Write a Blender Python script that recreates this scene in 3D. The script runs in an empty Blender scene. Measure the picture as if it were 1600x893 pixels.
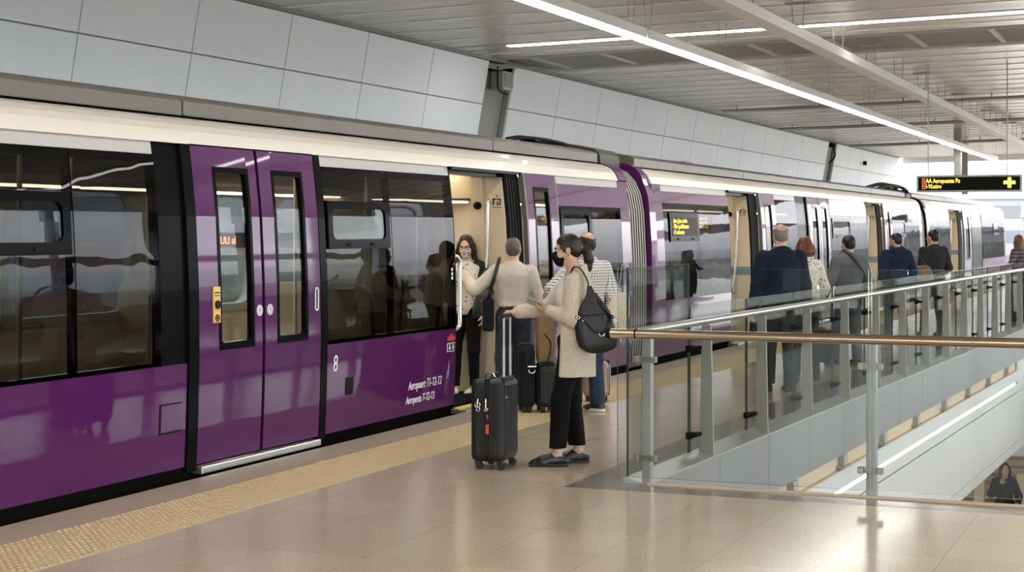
import bpy, bmesh, math, random
import numpy as np
from mathutils import Vector, Matrix
random.seed(7)
S = bpy.context.scene
COL = S.collection
R = math.radians
PI = math.pi
# ---- camera frame (photograph 1600x893, focal 2620 px, horizon at row 360)
FPX = 2620.0
TH = math.atan2(1077, FPX)
CS, CC = math.sin(TH), math.cos(TH)
CAM = Vector((6.27, 0, 1.67))
FW = Vector((-CS, CC, 0)); RT = Vector((CC, CS, 0))
def at(px, Z):
    """ground position of a picture column at camera depth Z"""
    p = CAM + FW * Z + RT * ((px - 800) / FPX * Z)
    return (p.x, p.y)
# ------------------------------------------------------------------ scene tree
def link(o, parent=None):
    COL.objects.link(o)
    if parent is not None: o.parent = parent
    return o
def tag(o, label=None, cat=None, group=None, kind=None):
    if label: o['label'] = label
    if cat: o['category'] = cat
    if group: o['group'] = group
    if kind: o['kind'] = kind
    return o
def thing(name, label, cat, loc=(0, 0, 0), rz=0.0, group=None, tilt=None):
    o = bpy.data.objects.new(name, None)
    o.empty_display_size = .1
    o.location = loc; o.rotation_euler = (0, 0, rz) if tilt is None else (tilt[0], tilt[1], rz)
    link(o); return tag(o, label, cat, group)
def copy_tree(o, parent=None):
    c = o.copy(); COL.objects.link(c)
    if parent is not None: c.parent = parent
    for ch in list(o.children): copy_tree(ch, c)
    return c
class MB:
    """collects shapes; build() links them as one mesh object"""
    def __init__(s): s.v = []; s.f = []; s.m = []; s.sm = []
    def add(s, vs, fs, mi=0, smooth=False):
        b = len(s.v); s.v.extend([tuple(p) for p in vs])
        for f in fs: s.f.append(tuple(b + i for i in f)); s.m.append(mi); s.sm.append(smooth)
        return s
    def box(s, lo, hi, mi=0, bev=0.0, M=None):
        if bev <= 0:
            x0, y0, z0 = lo; x1, y1, z1 = hi
            vs = [(x0,y0,z0),(x1,y0,z0),(x1,y1,z0),(x0,y1,z0),(x0,y0,z1),(x1,y0,z1),(x1,y1,z1),(x0,y1,z1)]
            fs = [(0,3,2,1),(4,5,6,7),(0,1,5,4),(1,2,6,5),(2,3,7,6),(3,0,4,7)]
            if M is not None: vs = [M @ Vector(p) for p in vs]
            return s.add(vs, fs, mi)
        bm = bmesh.new(); bmesh.ops.create_cube(bm, size=1)
        for v in bm.verts:
            v.co = Vector(((lo[i] + hi[i]) / 2 + v.co[i] * (hi[i] - lo[i]) for i in range(3)))
        bev = min(bev, .49 * min(hi[i] - lo[i] for i in range(3)))
        bmesh.ops.bevel(bm, geom=list(bm.edges), offset=bev, segments=3, profile=.5, affect='EDGES')
        return s.bm(bm, mi, False, M)
    def bm(s, bm, mi=0, smooth=False, M=None):
        bm.verts.index_update()
        vs = [(M @ v.co if M is not None else v.co.copy()) for v in bm.verts]
        fs = [[v.index for v in f.verts] for f in bm.faces]
        bm.free(); return s.add(vs, fs, mi, smooth)
    def prism(s, prof, y0, y1, mi=0, smooth=False, caps=True):
        """profile of (x, z) points run along y"""
        n = len(prof)
        vs = [(x, y0, z) for x, z in prof] + [(x, y1, z) for x, z in prof]
        fs = [(i, (i + 1) % n, n + (i + 1) % n, n + i) for i in range(n)]
        s.add(vs, fs, mi, smooth)
        if caps: s.add(vs, [tuple(range(n))[::-1], tuple(range(n, 2 * n))], mi)
        return s
    def tube(s, pts, r, n=10, mi=0, caps=True, smooth=True):
        pts = [Vector(p) for p in pts]; rs = r if isinstance(r, (list, tuple)) else [r] * len(pts)
        vs, fs = [], []; up = None
        for i, p in enumerate(pts):
            t = (pts[min(i + 1, len(pts) - 1)] - pts[max(i - 1, 0)]).normalized()
            if up is None:
                up = Vector((0, 0, 1)) if abs(t.z) < .9 else Vector((0, 1, 0))
            a = t.cross(up)
            if a.length < 1e-5: a = t.cross(Vector((1, 0, 0)))
            a.normalize(); b = a.cross(t).normalized(); up = b
            for k in range(n):
                w = 2 * PI * k / n
                vs.append(p + (a * math.cos(w) + b * math.sin(w)) * rs[i])
        for i in range(len(pts) - 1):
            for k in range(n):
                fs.append((i*n+k, i*n+(k+1) % n, (i+1)*n+(k+1) % n, (i+1)*n+k))
        s.add(vs, fs, mi, smooth)
        if caps: s.add(vs, [tuple(range(n))[::-1], tuple(range((len(pts)-1)*n, len(pts)*n))], mi)
        return s
    def strap(s, pts, w, t, wdir, mi=0):
        """flat band along pts, wide along wdir"""
        pts = [Vector(p) for p in pts]; wd = Vector(wdir).normalized(); vs, fs = [], []
        for i, p in enumerate(pts):
            d = (pts[min(i + 1, len(pts) - 1)] - pts[max(i - 1, 0)]).normalized()
            ww = (wd - d * wd.dot(d)).normalized(); nn = d.cross(ww)
            for a, b in ((-1,-1),(1,-1),(1,1),(-1,1)): vs.append(p + ww*a*w/2 + nn*b*t/2)
        for i in range(len(pts) - 1):
            for k in range(4): fs.append((i*4+k, i*4+(k+1) % 4, i*4+4+(k+1) % 4, i*4+4+k))
        fs += [(3,2,1,0), tuple(len(vs)-4+k for k in range(4))]
        return s.add(vs, fs, mi, True)
    def loft(s, rings, mi=0, smooth=True, caps=True):
        n = len(rings[0]); vs = [p for r in rings for p in r]; fs = []
        for i in range(len(rings) - 1):
            for k in range(n): fs.append((i*n+k, i*n+(k+1) % n, (i+1)*n+(k+1) % n, (i+1)*n+k))
        s.add(vs, fs, mi, smooth)
        if caps: s.add(vs, [tuple(range(n))[::-1], tuple(range((len(rings)-1)*n, len(rings)*n))], mi, smooth)
        return s
    def disc(s, c, r, axis='x', t=.004, n=24, mi=0):
        c = Vector(c); d = {'x': Vector((t/2,0,0)), 'y': Vector((0,t/2,0)), 'z': Vector((0,0,t/2))}[axis]
        return s.tube([c - d, c + d], r, n, mi, True, False)
    def ball(s, c, r, mi=0, sub=2, M=None):
        bm = bmesh.new(); bmesh.ops.create_icosphere(bm, subdivisions=sub, radius=1)
        r = r if isinstance(r, (tuple, list)) else (r, r, r)
        for v in bm.verts: v.co = Vector((c[i] + v.co[i] * r[i] for i in range(3)))
        return s.bm(bm, mi, True, M)
    def torus(s, c, R0, r, axis='y', n=28, k=8, mi=0, arc=(0, 2*PI)):
        c = Vector(c); pts = []
        full = abs(arc[1] - arc[0] - 2 * PI) < 1e-6
        for i in range(n + 1):
            w = arc[0] + (arc[1] - arc[0]) * i / n
            a, b = math.cos(w) * R0, math.sin(w) * R0
            pts.append(c + (Vector((a, 0, b)) if axis == 'y' else Vector((0, a, b)) if axis == 'x' else Vector((a, b, 0))))
        return s.tube(pts, r, k, mi, not full)
    def build(s, name, mats, parent=None, kind=None):
        me = bpy.data.meshes.new(name); me.from_pydata([tuple(p) for p in s.v], [], s.f)
        mats = mats if isinstance(mats, (list, tuple)) else [mats]
        for m in mats: me.materials.append(m)
        me.polygons.foreach_set('material_index', s.m); me.polygons.foreach_set('use_smooth', s.sm)
        bm = bmesh.new(); bm.from_mesh(me)
        bmesh.ops.recalc_face_normals(bm, faces=bm.faces); bm.to_mesh(me); bm.free(); me.update()
        o = bpy.data.objects.new(name, me); link(o, parent)
        if kind: o['kind'] = kind
        return o
def spline(pts, n=8):
    """smooth curve through points"""
    P = [Vector(p) for p in pts]; P = [P[0]*2 - P[1]] + P + [P[-1]*2 - P[-2]]; out = []
    for i in range(1, len(P) - 2):
        for k in range(n):
            t = k / n; a, b, c, d = P[i-1], P[i], P[i+1], P[i+2]
            out.append(.5*((2*b)+(c-a)*t+(2*a-5*b+4*c-d)*t*t+(3*b-a-3*c+d)*t**3))
    return out + [P[-2]]
def text_mesh(name, body, size, mat, parent, M, shear=0.0, ext=.0015, sx=1.0, spacing=1.0, align='LEFT'):
    cu = bpy.data.curves.new(name, 'FONT'); cu.body = body; cu.size = size; cu.extrude = ext; cu.shear = shear
    cu.space_character = spacing; cu.align_x = align; cu.resolution_u = 3
    t = bpy.data.objects.new(name + '_curve', cu); COL.objects.link(t)
    dg = bpy.context.evaluated_depsgraph_get(); dg.update()
    me = bpy.data.meshes.new_from_object(t.evaluated_get(dg)); bpy.data.objects.remove(t)
    me.transform(M @ Matrix.Diagonal((sx, 1, 1, 1))); me.materials.clear(); me.materials.append(mat); me.name = name
    o = bpy.data.objects.new(name, me); link(o, parent); return o
# ------------------------------------------------------------------ signed distance modelling (bodies, clothing)
class SDF:
    def __init__(s): s.ops = []
    def cone(s, a, b, ra, rb, k=.02, op='u', fl=None):
        """tapered capsule; fl=(direction, factor) squashes it along a direction"""
        a = np.array(a, float); b = np.array(b, float); r = max(ra, rb)
        lo = np.minimum(a, b) - r; hi = np.maximum(a, b) + r
        if fl is not None:
            n = np.array(fl[0], float); n /= np.linalg.norm(n); q = fl[1]
        def f(X, Y, Z):
            ba = b - a; px, py, pz = X - a[0], Y - a[1], Z - a[2]
            h = np.clip((px*ba[0] + py*ba[1] + pz*ba[2]) / max(ba @ ba, 1e-9), 0, 1)
            px, py, pz = px - ba[0]*h, py - ba[1]*h, pz - ba[2]*h
            if fl is not None:
                t = (px*n[0] + py*n[1] + pz*n[2]) * (1/q - 1); px, py, pz = px + n[0]*t, py + n[1]*t, pz + n[2]*t
                return (np.sqrt(px*px + py*py + pz*pz) - (ra + (rb - ra)*h)) * (.5*(1+min(q, 1)))
            return np.sqrt(px*px + py*py + pz*pz) - (ra + (rb - ra)*h)
        s.ops.append((f, lo, hi, k, op)); return s
    def ell(s, c, r, k=.02, op='u', M=None):
        c = np.array(c, float); r = np.array(r if hasattr(r, '__len__') else (r,)*3, float)
        Q = np.array(M.to_3x3()) if M is not None else None
        rr = r if Q is None else np.full(3, r.max())
        def f(X, Y, Z):
            px, py, pz = X - c[0], Y - c[1], Z - c[2]
            if Q is not None:
                px, py, pz = (Q[0,0]*px+Q[1,0]*py+Q[2,0]*pz, Q[0,1]*px+Q[1,1]*py+Q[2,1]*pz, Q[0,2]*px+Q[1,2]*py+Q[2,2]*pz)
            k0 = np.sqrt((px/r[0])**2 + (py/r[1])**2 + (pz/r[2])**2)
            k1 = np.sqrt((px/r[0]**2)**2 + (py/r[1]**2)**2 + (pz/r[2]**2)**2)
            return k0*(k0 - 1)/np.maximum(k1, 1e-6)
        s.ops.append((f, c - rr, c + rr, k, op)); return s
    def plane(s, p, n, k=.004):
        """keep the side n points away from"""
        p = np.array(p, float); n = np.array(n, float); n /= np.linalg.norm(n)
        def f(X, Y, Z): return (X - p[0])*n[0] + (Y - p[1])*n[1] + (Z - p[2])*n[2]
        s.ops.append((f, None, None, k, 'i')); return s
    def chain(s, pts, rs, k=.02, op='u', fl=None):
        for i in range(len(pts) - 1): s.cone(pts[i], pts[i+1], rs[i], rs[i+1], k, op, fl)
        return s
    def build(s, name, mat, parent, h=.008, fold=0.0, fs=16.0, seed=1, stretch=(1, 1, .55)):
        lo = np.min([o[1] for o in s.ops if o[4] == 'u'], axis=0) - 3*h - abs(fold)
        hi = np.max([o[2] for o in s.ops if o[4] == 'u'], axis=0) + 3*h + abs(fold)
        n = np.ceil((hi - lo)/h).astype(int) + 1
        D = np.full(tuple(n), 1.0, np.float32)
        ax = [(lo[i] + h*np.arange(n[i])).astype(np.float32) for i in range(3)]
        for f, a, b, k, op in s.ops:
            if a is None: sl = [slice(0, n[i]) for i in range(3)]
            else:
                m = k + 2*h + .012
                sl = [slice(max(0, int((a[i]-m-lo[i])/h)), min(n[i], int((b[i]+m-lo[i])/h) + 2)) for i in range(3)]
            if any(q.stop <= q.start for q in sl): continue
            d = f(ax[0][sl[0]][:,None,None], ax[1][sl[1]][None,:,None], ax[2][sl[2]][None,None,:]).astype(np.float32)
            sl = tuple(sl); E = D[sl]
            if op == 'u':
                q = np.maximum(k - np.abs(E - d), 0)/k; D[sl] = np.minimum(E, d) - q*q*k*.25
            else:
                if op == 's': d = -d
                q = np.maximum(k - np.abs(E - d), 0)/k; D[sl] = np.maximum(E, d) + q*q*k*.25
        if fold:
            I = np.argwhere(np.abs(D) < .04 + fold); rng = np.random.RandomState(seed)
            P = (lo + I*h)*np.array(stretch); w = np.zeros(len(I)); wp = np.zeros(len(I))
            for _ in range(3):
                v = rng.normal(size=3)*fs*.5; wp += np.sin(P @ v + rng.rand()*6)
            for q in range(5):
                v = rng.normal(size=3); v = v/np.linalg.norm(v)*fs*(.8 + .5*q)
                w += np.sin(P @ v + 1.3*wp + rng.rand()*6)/(1 + .4*q)
            D[I[:,0], I[:,1], I[:,2]] += (fold*w/3).astype(np.float32)
        D[0], D[-1] = 1, 1; D[:,0], D[:,-1] = 1, 1; D[:,:,0], D[:,:,-1] = 1, 1
        V, Q = nets(D, lo, h)
        me = bpy.data.meshes.new(name); me.vertices.add(len(V)); me.vertices.foreach_set('co', V.astype(np.float32).ravel())
        me.loops.add(4*len(Q)); me.loops.foreach_set('vertex_index', Q.astype(np.int32).ravel())
        me.polygons.add(len(Q)); me.polygons.foreach_set('loop_start', np.arange(0, 4*len(Q), 4, dtype=np.int32))
        me.polygons.foreach_set('use_smooth', np.ones(len(Q), bool))
        me.update(calc_edges=True); me.validate(); me.materials.append(mat)
        o = bpy.data.objects.new(name, me); return link(o, parent)
def nets(D, lo, h):
    Sg = D < 0; n = D.shape
    c = sum(Sg[i:n[0]-1+i, j:n[1]-1+j, k:n[2]-1+k].astype(np.int8) for i in (0,1) for j in (0,1) for k in (0,1))
    ids = np.argwhere((c > 0) & (c < 8)); acc = np.zeros((len(ids), 3)); cnt = np.zeros(len(ids))
    cor = [(i,j,k) for i in (0,1) for j in (0,1) for k in (0,1)]
    for a in cor:
        for d in range(3):
            if a[d] == 0:
                b = list(a); b[d] = 1
                va = D[ids[:,0]+a[0], ids[:,1]+a[1], ids[:,2]+a[2]]; vb = D[ids[:,0]+b[0], ids[:,1]+b[1], ids[:,2]+b[2]]
                x = (va < 0) != (vb < 0); t = np.where(x, va/np.where(x, va - vb, 1), 0)
                p = np.tile(np.array(a, float), (len(ids), 1)); p[:,d] += t
                acc += p*x[:,None]; cnt += x
    V = lo + h*(ids + acc/np.maximum(cnt, 1)[:,None])
    ix = np.full((n[0]-1, n[1]-1, n[2]-1), -1, np.int64); ix[ids[:,0], ids[:,1], ids[:,2]] = np.arange(len(ids))
    Q = []
    for d in range(3):
        e1, e2 = (d+1) % 3, (d+2) % 3
        A = Sg.take(range(n[d]-1), d); B = Sg.take(range(1, n[d]), d)
        E = np.argwhere(A != B); E = E[(E[:,e1] > 0) & (E[:,e2] > 0) & (E[:,e1] < n[e1]-1) & (E[:,e2] < n[e2]-1)]
        q = []
        for o1, o2 in ((1,1),(0,1),(0,0),(1,0)):
            F = E.copy(); F[:,e1] -= o1; F[:,e2] -= o2; q.append(ix[F[:,0], F[:,1], F[:,2]])
        q = np.stack(q, 1); fl = ~A[E[:,0], E[:,1], E[:,2]]
        q[fl] = q[fl][:, ::-1]; Q.append(q)
    Q = np.concatenate(Q); return V, Q[(Q >= 0).all(1)]
# ------------------------------------------------------------------ materials
def nt(name):
    m = bpy.data.materials.new(name); m.use_nodes = True; t = m.node_tree; t.nodes.clear()
    out = t.nodes.new('ShaderNodeOutputMaterial'); return m, t, out
def nd(t, typ, **kw):
    n = t.nodes.new(typ)
    for k, v in kw.items():
        if k.startswith('_'): setattr(n, k[1:], v)
        else:
            try: n.inputs[k].default_value = v
            except KeyError: n.inputs[int(k[1:]) if k[0] == 'i' else k].default_value = v
    return n
def c4(c): return (c[0], c[1], c[2], 1)
def mat(name, col, rough=.5, metal=0.0, coat=0.0, spec=.5, crough=.03, var=0.0, vscale=8.0, bump=0.0, bscale=60.0, emit=None, es=0.0, vcol=None, sheen=0.0, bstretch=None):
    m, t, out = nt(name); L = t.links.new
    b = nd(t, 'ShaderNodeBsdfPrincipled', Roughness=rough, Metallic=metal)
    b.inputs['Base Color'].default_value = c4(col); b.inputs['Specular IOR Level'].default_value = spec
    b.inputs['Coat Weight'].default_value = coat; b.inputs['Coat Roughness'].default_value = crough
    b.inputs['Sheen Weight'].default_value = sheen
    if emit: b.inputs['Emission Color'].default_value = c4(emit); b.inputs['Emission Strength'].default_value = es
    L(b.outputs[0], out.inputs[0])
    if var or bump: tc = nd(t, 'ShaderNodeTexCoord')
    if var:
        n = nd(t, 'ShaderNodeTexNoise', Scale=vscale, Detail=5.0, Roughness=.6); L(tc.outputs['Object'], n.inputs['Vector'])
        r = nd(t, 'ShaderNodeMapRange'); r.inputs[1].default_value = .3; r.inputs[2].default_value = .7
        L(n.outputs['Fac'], r.inputs[0])
        x = nd(t, 'ShaderNodeMix', _data_type='RGBA')
        lo = vcol if vcol else tuple(q*(1-var) for q in col)
        x.inputs[6].default_value = c4(lo); x.inputs[7].default_value = c4(col if vcol else tuple(min(1, q*(1+var)) for q in col))
        L(r.outputs[0], x.inputs[0]); L(x.outputs[2], b.inputs['Base Color'])
    if bump:
        n2 = nd(t, 'ShaderNodeTexNoise', Scale=bscale, Detail=3.0)
        if bstretch:
            mp = nd(t, 'ShaderNodeMapping'); mp.inputs['Scale'].default_value = bstretch
            L(tc.outputs['Object'], mp.inputs[0]); L(mp.outputs[0], n2.inputs['Vector'])
        else: L(tc.outputs['Object'], n2.inputs['Vector'])
        bp = nd(t, 'ShaderNodeBump', Strength=bump, Distance=.01); L(n2.outputs['Fac'], bp.inputs['Height']); L(bp.outputs[0], b.inputs['Normal'])
    return m
def glass(name, tint, ior=1.5, refl=(1, 1, 1), rough=0.0, wav=0.0):
    """pane of glass: straight-through light, tinted, plus mirror reflection by Fresnel"""
    m, t, out = nt(name); L = t.links.new
    g = nd(t, 'ShaderNodeNewGeometry')
    io = nd(t, 'ShaderNodeMapRange'); io.inputs[3].default_value = ior; io.inputs[4].default_value = 1/ior
    L(g.outputs['Backfacing'], io.inputs[0])
    fr = nd(t, 'ShaderNodeFresnel'); L(io.outputs[0], fr.inputs['IOR'])
    tr = nd(t, 'ShaderNodeBsdfTransparent', Color=c4(tint)); gl = nd(t, 'ShaderNodeBsdfGlossy', Color=c4(refl), Roughness=rough)
    mx = nd(t, 'ShaderNodeMixShader'); L(fr.outputs[0], mx.inputs[0]); L(tr.outputs[0], mx.inputs[1]); L(gl.outputs[0], mx.inputs[2])
    L(mx.outputs[0], out.inputs[0])
    if wav:
        tc = nd(t, 'ShaderNodeTexCoord'); n = nd(t, 'ShaderNodeTexNoise', Scale=2.2, Detail=1.0); L(tc.outputs['Object'], n.inputs['Vector'])
        bp = nd(t, 'ShaderNodeBump', Strength=wav, Distance=.02); L(n.outputs['Fac'], bp.inputs['Height']); L(bp.outputs[0], gl.inputs['Normal'])
    return m
def emis(name, col, s):
    m, t, out = nt(name); e = nd(t, 'ShaderNodeEmission', Color=c4(col), Strength=s); t.links.new(e.outputs[0], out.inputs[0]); return m
def checks(name, base, line, pitch, width=.16, rough=.8):
    """woven check: thin dark lines both ways, in the garment's own coordinates"""
    m, t, out = nt(name); L = t.links.new
    b = nd(t, 'ShaderNodeBsdfPrincipled', Roughness=rough); L(b.outputs[0], out.inputs[0])
    tc = nd(t, 'ShaderNodeTexCoord'); sp = nd(t, 'ShaderNodeSeparateXYZ'); L(tc.outputs['Object'], sp.inputs[0])
    ad = nd(t, 'ShaderNodeMath', _operation='ADD'); L(sp.outputs[0], ad.inputs[0]); L(sp.outputs[1], ad.inputs[1])
    fs = []
    for o in (ad.outputs[0], sp.outputs[2]):
        a = nd(t, 'ShaderNodeMath', _operation='DIVIDE'); L(o, a.inputs[0]); a.inputs[1].default_value = pitch
        f = nd(t, 'ShaderNodeMath', _operation='FRACT'); L(a.outputs[0], f.inputs[0])
        l = nd(t, 'ShaderNodeMath', _operation='LESS_THAN'); L(f.outputs[0], l.inputs[0]); l.inputs[1].default_value = width; fs.append(l)
    mx = nd(t, 'ShaderNodeMath', _operation='ADD'); L(fs[0].outputs[0], mx.inputs[0]); L(fs[1].outputs[0], mx.inputs[1])
    ml = nd(t, 'ShaderNodeMath', _operation='MULTIPLY'); L(mx.outputs[0], ml.inputs[0]); ml.inputs[1].default_value = .55
    x = nd(t, 'ShaderNodeMix', _data_type='RGBA'); x.inputs[6].default_value = c4(base); x.inputs[7].default_value = c4(line)
    L(ml.outputs[0], x.inputs[0]); L(x.outputs[2], b.inputs['Base Color']); return m
def stripes(name, base, line, pitch, width, axis=2, rough=.8):
    m, t, out = nt(name); L = t.links.new
    b = nd(t, 'ShaderNodeBsdfPrincipled', Roughness=rough); L(b.outputs[0], out.inputs[0])
    tc = nd(t, 'ShaderNodeTexCoord'); sp = nd(t, 'ShaderNodeSeparateXYZ'); L(tc.outputs['Object'], sp.inputs[0])
    a = nd(t, 'ShaderNodeMath', _operation='DIVIDE'); L(sp.outputs[axis], a.inputs[0]); a.inputs[1].default_value = pitch
    f = nd(t, 'ShaderNodeMath', _operation='FRACT'); L(a.outputs[0], f.inputs[0])
    l = nd(t, 'ShaderNodeMath', _operation='LESS_THAN'); L(f.outputs[0], l.inputs[0]); l.inputs[1].default_value = width
    x = nd(t, 'ShaderNodeMix', _data_type='RGBA'); x.inputs[6].default_value = c4(base); x.inputs[7].default_value = c4(line)
    L(l.outputs[0], x.inputs[0]); L(x.outputs[2], b.inputs['Base Color']); return m
def floral(name, base, spot, scale=28, th=.22):
    m, t, out = nt(name); L = t.links.new
    b = nd(t, 'ShaderNodeBsdfPrincipled', Roughness=.8); L(b.outputs[0], out.inputs[0])
    tc = nd(t, 'ShaderNodeTexCoord'); v = nd(t, 'ShaderNodeTexVoronoi', Scale=scale); L(tc.outputs['Object'], v.inputs['Vector'])
    l = nd(t, 'ShaderNodeMath', _operation='LESS_THAN'); L(v.outputs['Distance'], l.inputs[0]); l.inputs[1].default_value = th
    x = nd(t, 'ShaderNodeMix', _data_type='RGBA'); x.inputs[6].default_value = c4(base); x.inputs[7].default_value = c4(spot)
    L(l.outputs[0], x.inputs[0]); L(x.outputs[2], b.inputs['Base Color']); return m
def terrazzo(name, a, bcol, tile, grout, rough, spec=.5):
    """speckled stone tiles with thin joints, laid on a world grid"""
    m, t, out = nt(name); L = t.links.new
    b = nd(t, 'ShaderNodeBsdfPrincipled', Roughness=rough); b.inputs['Specular IOR Level'].default_value = spec; L(b.outputs[0], out.inputs[0])
    tc = nd(t, 'ShaderNodeTexCoord'); n = nd(t, 'ShaderNodeTexNoise', Scale=95.0, Detail=4.0, Roughness=.8); L(tc.outputs['Object'], n.inputs['Vector'])
    r = nd(t, 'ShaderNodeMapRange'); r.inputs[1].default_value = .35; r.inputs[2].default_value = .65; L(n.outputs['Fac'], r.inputs[0])
    x = nd(t, 'ShaderNodeMix', _data_type='RGBA'); x.inputs[6].default_value = c4(a); x.inputs[7].default_value = c4(bcol); L(r.outputs[0], x.inputs[0])
    sp = nd(t, 'ShaderNodeSeparateXYZ'); L(tc.outputs['Object'], sp.inputs[0])
    ls, cells = [], []
    for o, p, off in ((sp.outputs[0], tile[0], tile[2]), (sp.outputs[1], tile[1], tile[3])):
        s0 = nd(t, 'ShaderNodeMath', _operation='SUBTRACT'); L(o, s0.inputs[0]); s0.inputs[1].default_value = off - 100*p
        d = nd(t, 'ShaderNodeMath', _operation='DIVIDE'); L(s0.outputs[0], d.inputs[0]); d.inputs[1].default_value = p
        f = nd(t, 'ShaderNodeMath', _operation='FRACT'); L(d.outputs[0], f.inputs[0])
        fl = nd(t, 'ShaderNodeMath', _operation='FLOOR'); L(d.outputs[0], fl.inputs[0]); cells.append(fl)
        l = nd(t, 'ShaderNodeMath', _operation='LESS_THAN'); L(f.outputs[0], l.inputs[0]); l.inputs[1].default_value = .006/p; ls.append(l)
    cb = nd(t, 'ShaderNodeCombineXYZ'); L(cells[0].outputs[0], cb.inputs[0]); L(cells[1].outputs[0], cb.inputs[1])
    wn = nd(t, 'ShaderNodeTexWhiteNoise'); L(cb.outputs[0], wn.inputs['Vector'])
    vr = nd(t, 'ShaderNodeMapRange'); vr.inputs[3].default_value = .94; vr.inputs[4].default_value = 1.04; L(wn.outputs['Value'], vr.inputs[0])
    hs = nd(t, 'ShaderNodeHueSaturation'); L(x.outputs[2], hs.inputs['Color']); L(vr.outputs[0], hs.inputs['Value'])
    mx = nd(t, 'ShaderNodeMath', _operation='MAXIMUM'); L(ls[0].outputs[0], mx.inputs[0]); L(ls[1].outputs[0], mx.inputs[1])
    y = nd(t, 'ShaderNodeMix', _data_type='RGBA'); L(hs.outputs[0], y.inputs[6]); y.inputs[7].default_value = c4(grout); L(mx.outputs[0], y.inputs[0])
    L(y.outputs[2], b.inputs['Base Color'])
    n2 = nd(t, 'ShaderNodeTexNoise', Scale=1.7, Detail=3.0); L(tc.outputs['Object'], n2.inputs['Vector'])
    rr = nd(t, 'ShaderNodeMapRange'); rr.inputs[3].default_value = rough*.7; rr.inputs[4].default_value = rough*1.4; L(n2.outputs['Fac'], rr.inputs[0]); L(rr.outputs[0], b.inputs['Roughness'])
    return m
M = {}
M['floor'] = terrazzo('terrazzo_floor', (.35,.27,.185), (.72,.595,.45), (.55,.55,.1,.5), (.38,.315,.245), .15, .9)
M['edge'] = terrazzo('platform_edge_stone', (.30,.235,.17), (.46,.37,.275), (3.0,.95,-1.0,.2), (.2,.16,.13), .35)
M['darktile'] = terrazzo('dark_border_stone', (.15,.125,.095), (.30,.26,.205), (.55,.55,.1,.5), (.1,.09,.08), .16, .8)
M['tactile'] = mat('tactile_paving', (.50,.375,.215), .6, var=.08, vscale=30)
M['concrete'] = mat('concrete', (.30,.28,.25), .8, var=.12, vscale=4)
M['dark'] = mat('dark_void', (.006,.0055,.005), .9, spec=.03)
M['wallpanel'] = mat('white_wall_panel', (.85,.90,.95), .38, spec=.4, var=.03, vscale=.8)
M['wallback'] = mat('wall_joint_grey', (.34,.34,.34), .7)
M['column'] = mat('column_grey_paint', (.34,.33,.31), .55)
M['slat'] = mat('ceiling_slat_metal', (.58,.545,.50), .30, metal=.3, var=.05, vscale=1.2)
M['slatlight'] = mat('ceiling_slat_light', (.78,.75,.71), .25, metal=.3)
M['clampm'] = mat('clamp_metal', (.24,.225,.20), .3, metal=.8)
M['ceilback'] = mat('ceiling_backing', (.34,.325,.30), .8)
M['vent'] = mat('vent_dark_mesh', (.30,.285,.265), .7, var=.2, vscale=90)
M['ventbar'] = mat('vent_light_bar', (.55,.54,.52), .45)
M['whitemetal'] = mat('white_painted_metal', (.72,.71,.69), .4)
M['greymetal'] = mat('grey_metal', (.38,.38,.37), .4, metal=.6)
M['lamp'] = emis('lamp_diffuser', (1.0,.975,.93), 15.0)
M['lamp2'] = emis('recessed_lamp_diffuser', (1.0,.97,.92), 9.0)
M['led'] = emis('wall_led_strip', (1.0,.95,.88), 5.0)
M['purple'] = mat('purple_car_paint', (.074,.0025,.082), .4, coat=.65, spec=.1)
M['cream'] = mat('cream_car_paint', (.57,.525,.455), .30, spec=.3, coat=.2)
M['offwhite'] = mat('pale_grey_car_paint', (.43,.42,.405), .35, spec=.3, coat=.1)
M['fairing'] = mat('roof_fairing_metal', (.15,.138,.122), .40, metal=.1, spec=.25, var=.1, vscale=3)
M['roofdark'] = mat('roof_dark_rubber', (.06,.057,.05), .6)
M['black'] = mat('black_gloss_frame', (.005,.005,.006), .2, spec=.02)
M['rubber'] = mat('black_rubber', (.007,.007,.007), .6, spec=.1)
M['alu'] = mat('aluminium_sill', (.62,.61,.59), .3, metal=.9)
M['yellow'] = mat('yellow_panel', (.72,.47,.10), .4)
M['yellowedge'] = mat('yellow_step_edge', (.70,.50,.12), .5)
M['white'] = mat('white_lettering', (.80,.79,.82), .5)
M['sticker'] = mat('sticker_symbol_mauve', (.30,.14,.26), .5)
M['red'] = mat('red_sticker', (.55,.05,.04), .5)
M['tan'] = mat('tan_train_lining', (.52,.43,.31), .42, spec=.4)
M['tanceil'] = mat('train_ceiling_lining', (.50,.42,.31), .5)
M['trainfloor'] = mat('train_floor', (.17,.14,.10), .45, var=.2, vscale=40)
M['seatfab'] = mat('seat_fabric', (.27,.205,.12), .9, var=.5, vscale=34, vcol=(.085,.06,.033))
M['seatshell'] = mat('seat_shell', (.50,.41,.26), .4)
M['trainlamp'] = emis('train_ceiling_lamp', (1.0,.84,.58), 6.0)
M['winglass'] = glass('tinted_train_glass', (.33,.345,.36), 1.52, (.30,.30,.315), wav=.10)
M['clear'] = glass('clear_train_glass', (.72,.735,.74), 1.5, (.35,.35,.36))
M['pane'] = glass('balustrade_glass', (.955,.972,.958), 1.5, (.22,.23,.23))
M['pane2'] = glass('balustrade_glass_clear', (.955,.972,.958), 1.5, (.09,.095,.095))
M['paneedge'] = mat('glass_edge_green', (.035,.075,.06), .15, spec=.8)
M['outglass'] = glass('building_glass', (.92,.95,.95), 1.5)
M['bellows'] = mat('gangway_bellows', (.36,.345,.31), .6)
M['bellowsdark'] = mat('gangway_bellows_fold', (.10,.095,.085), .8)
M['casetube'] = mat('handle_tube_metal', (.40,.39,.38), .38, metal=.8)
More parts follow.
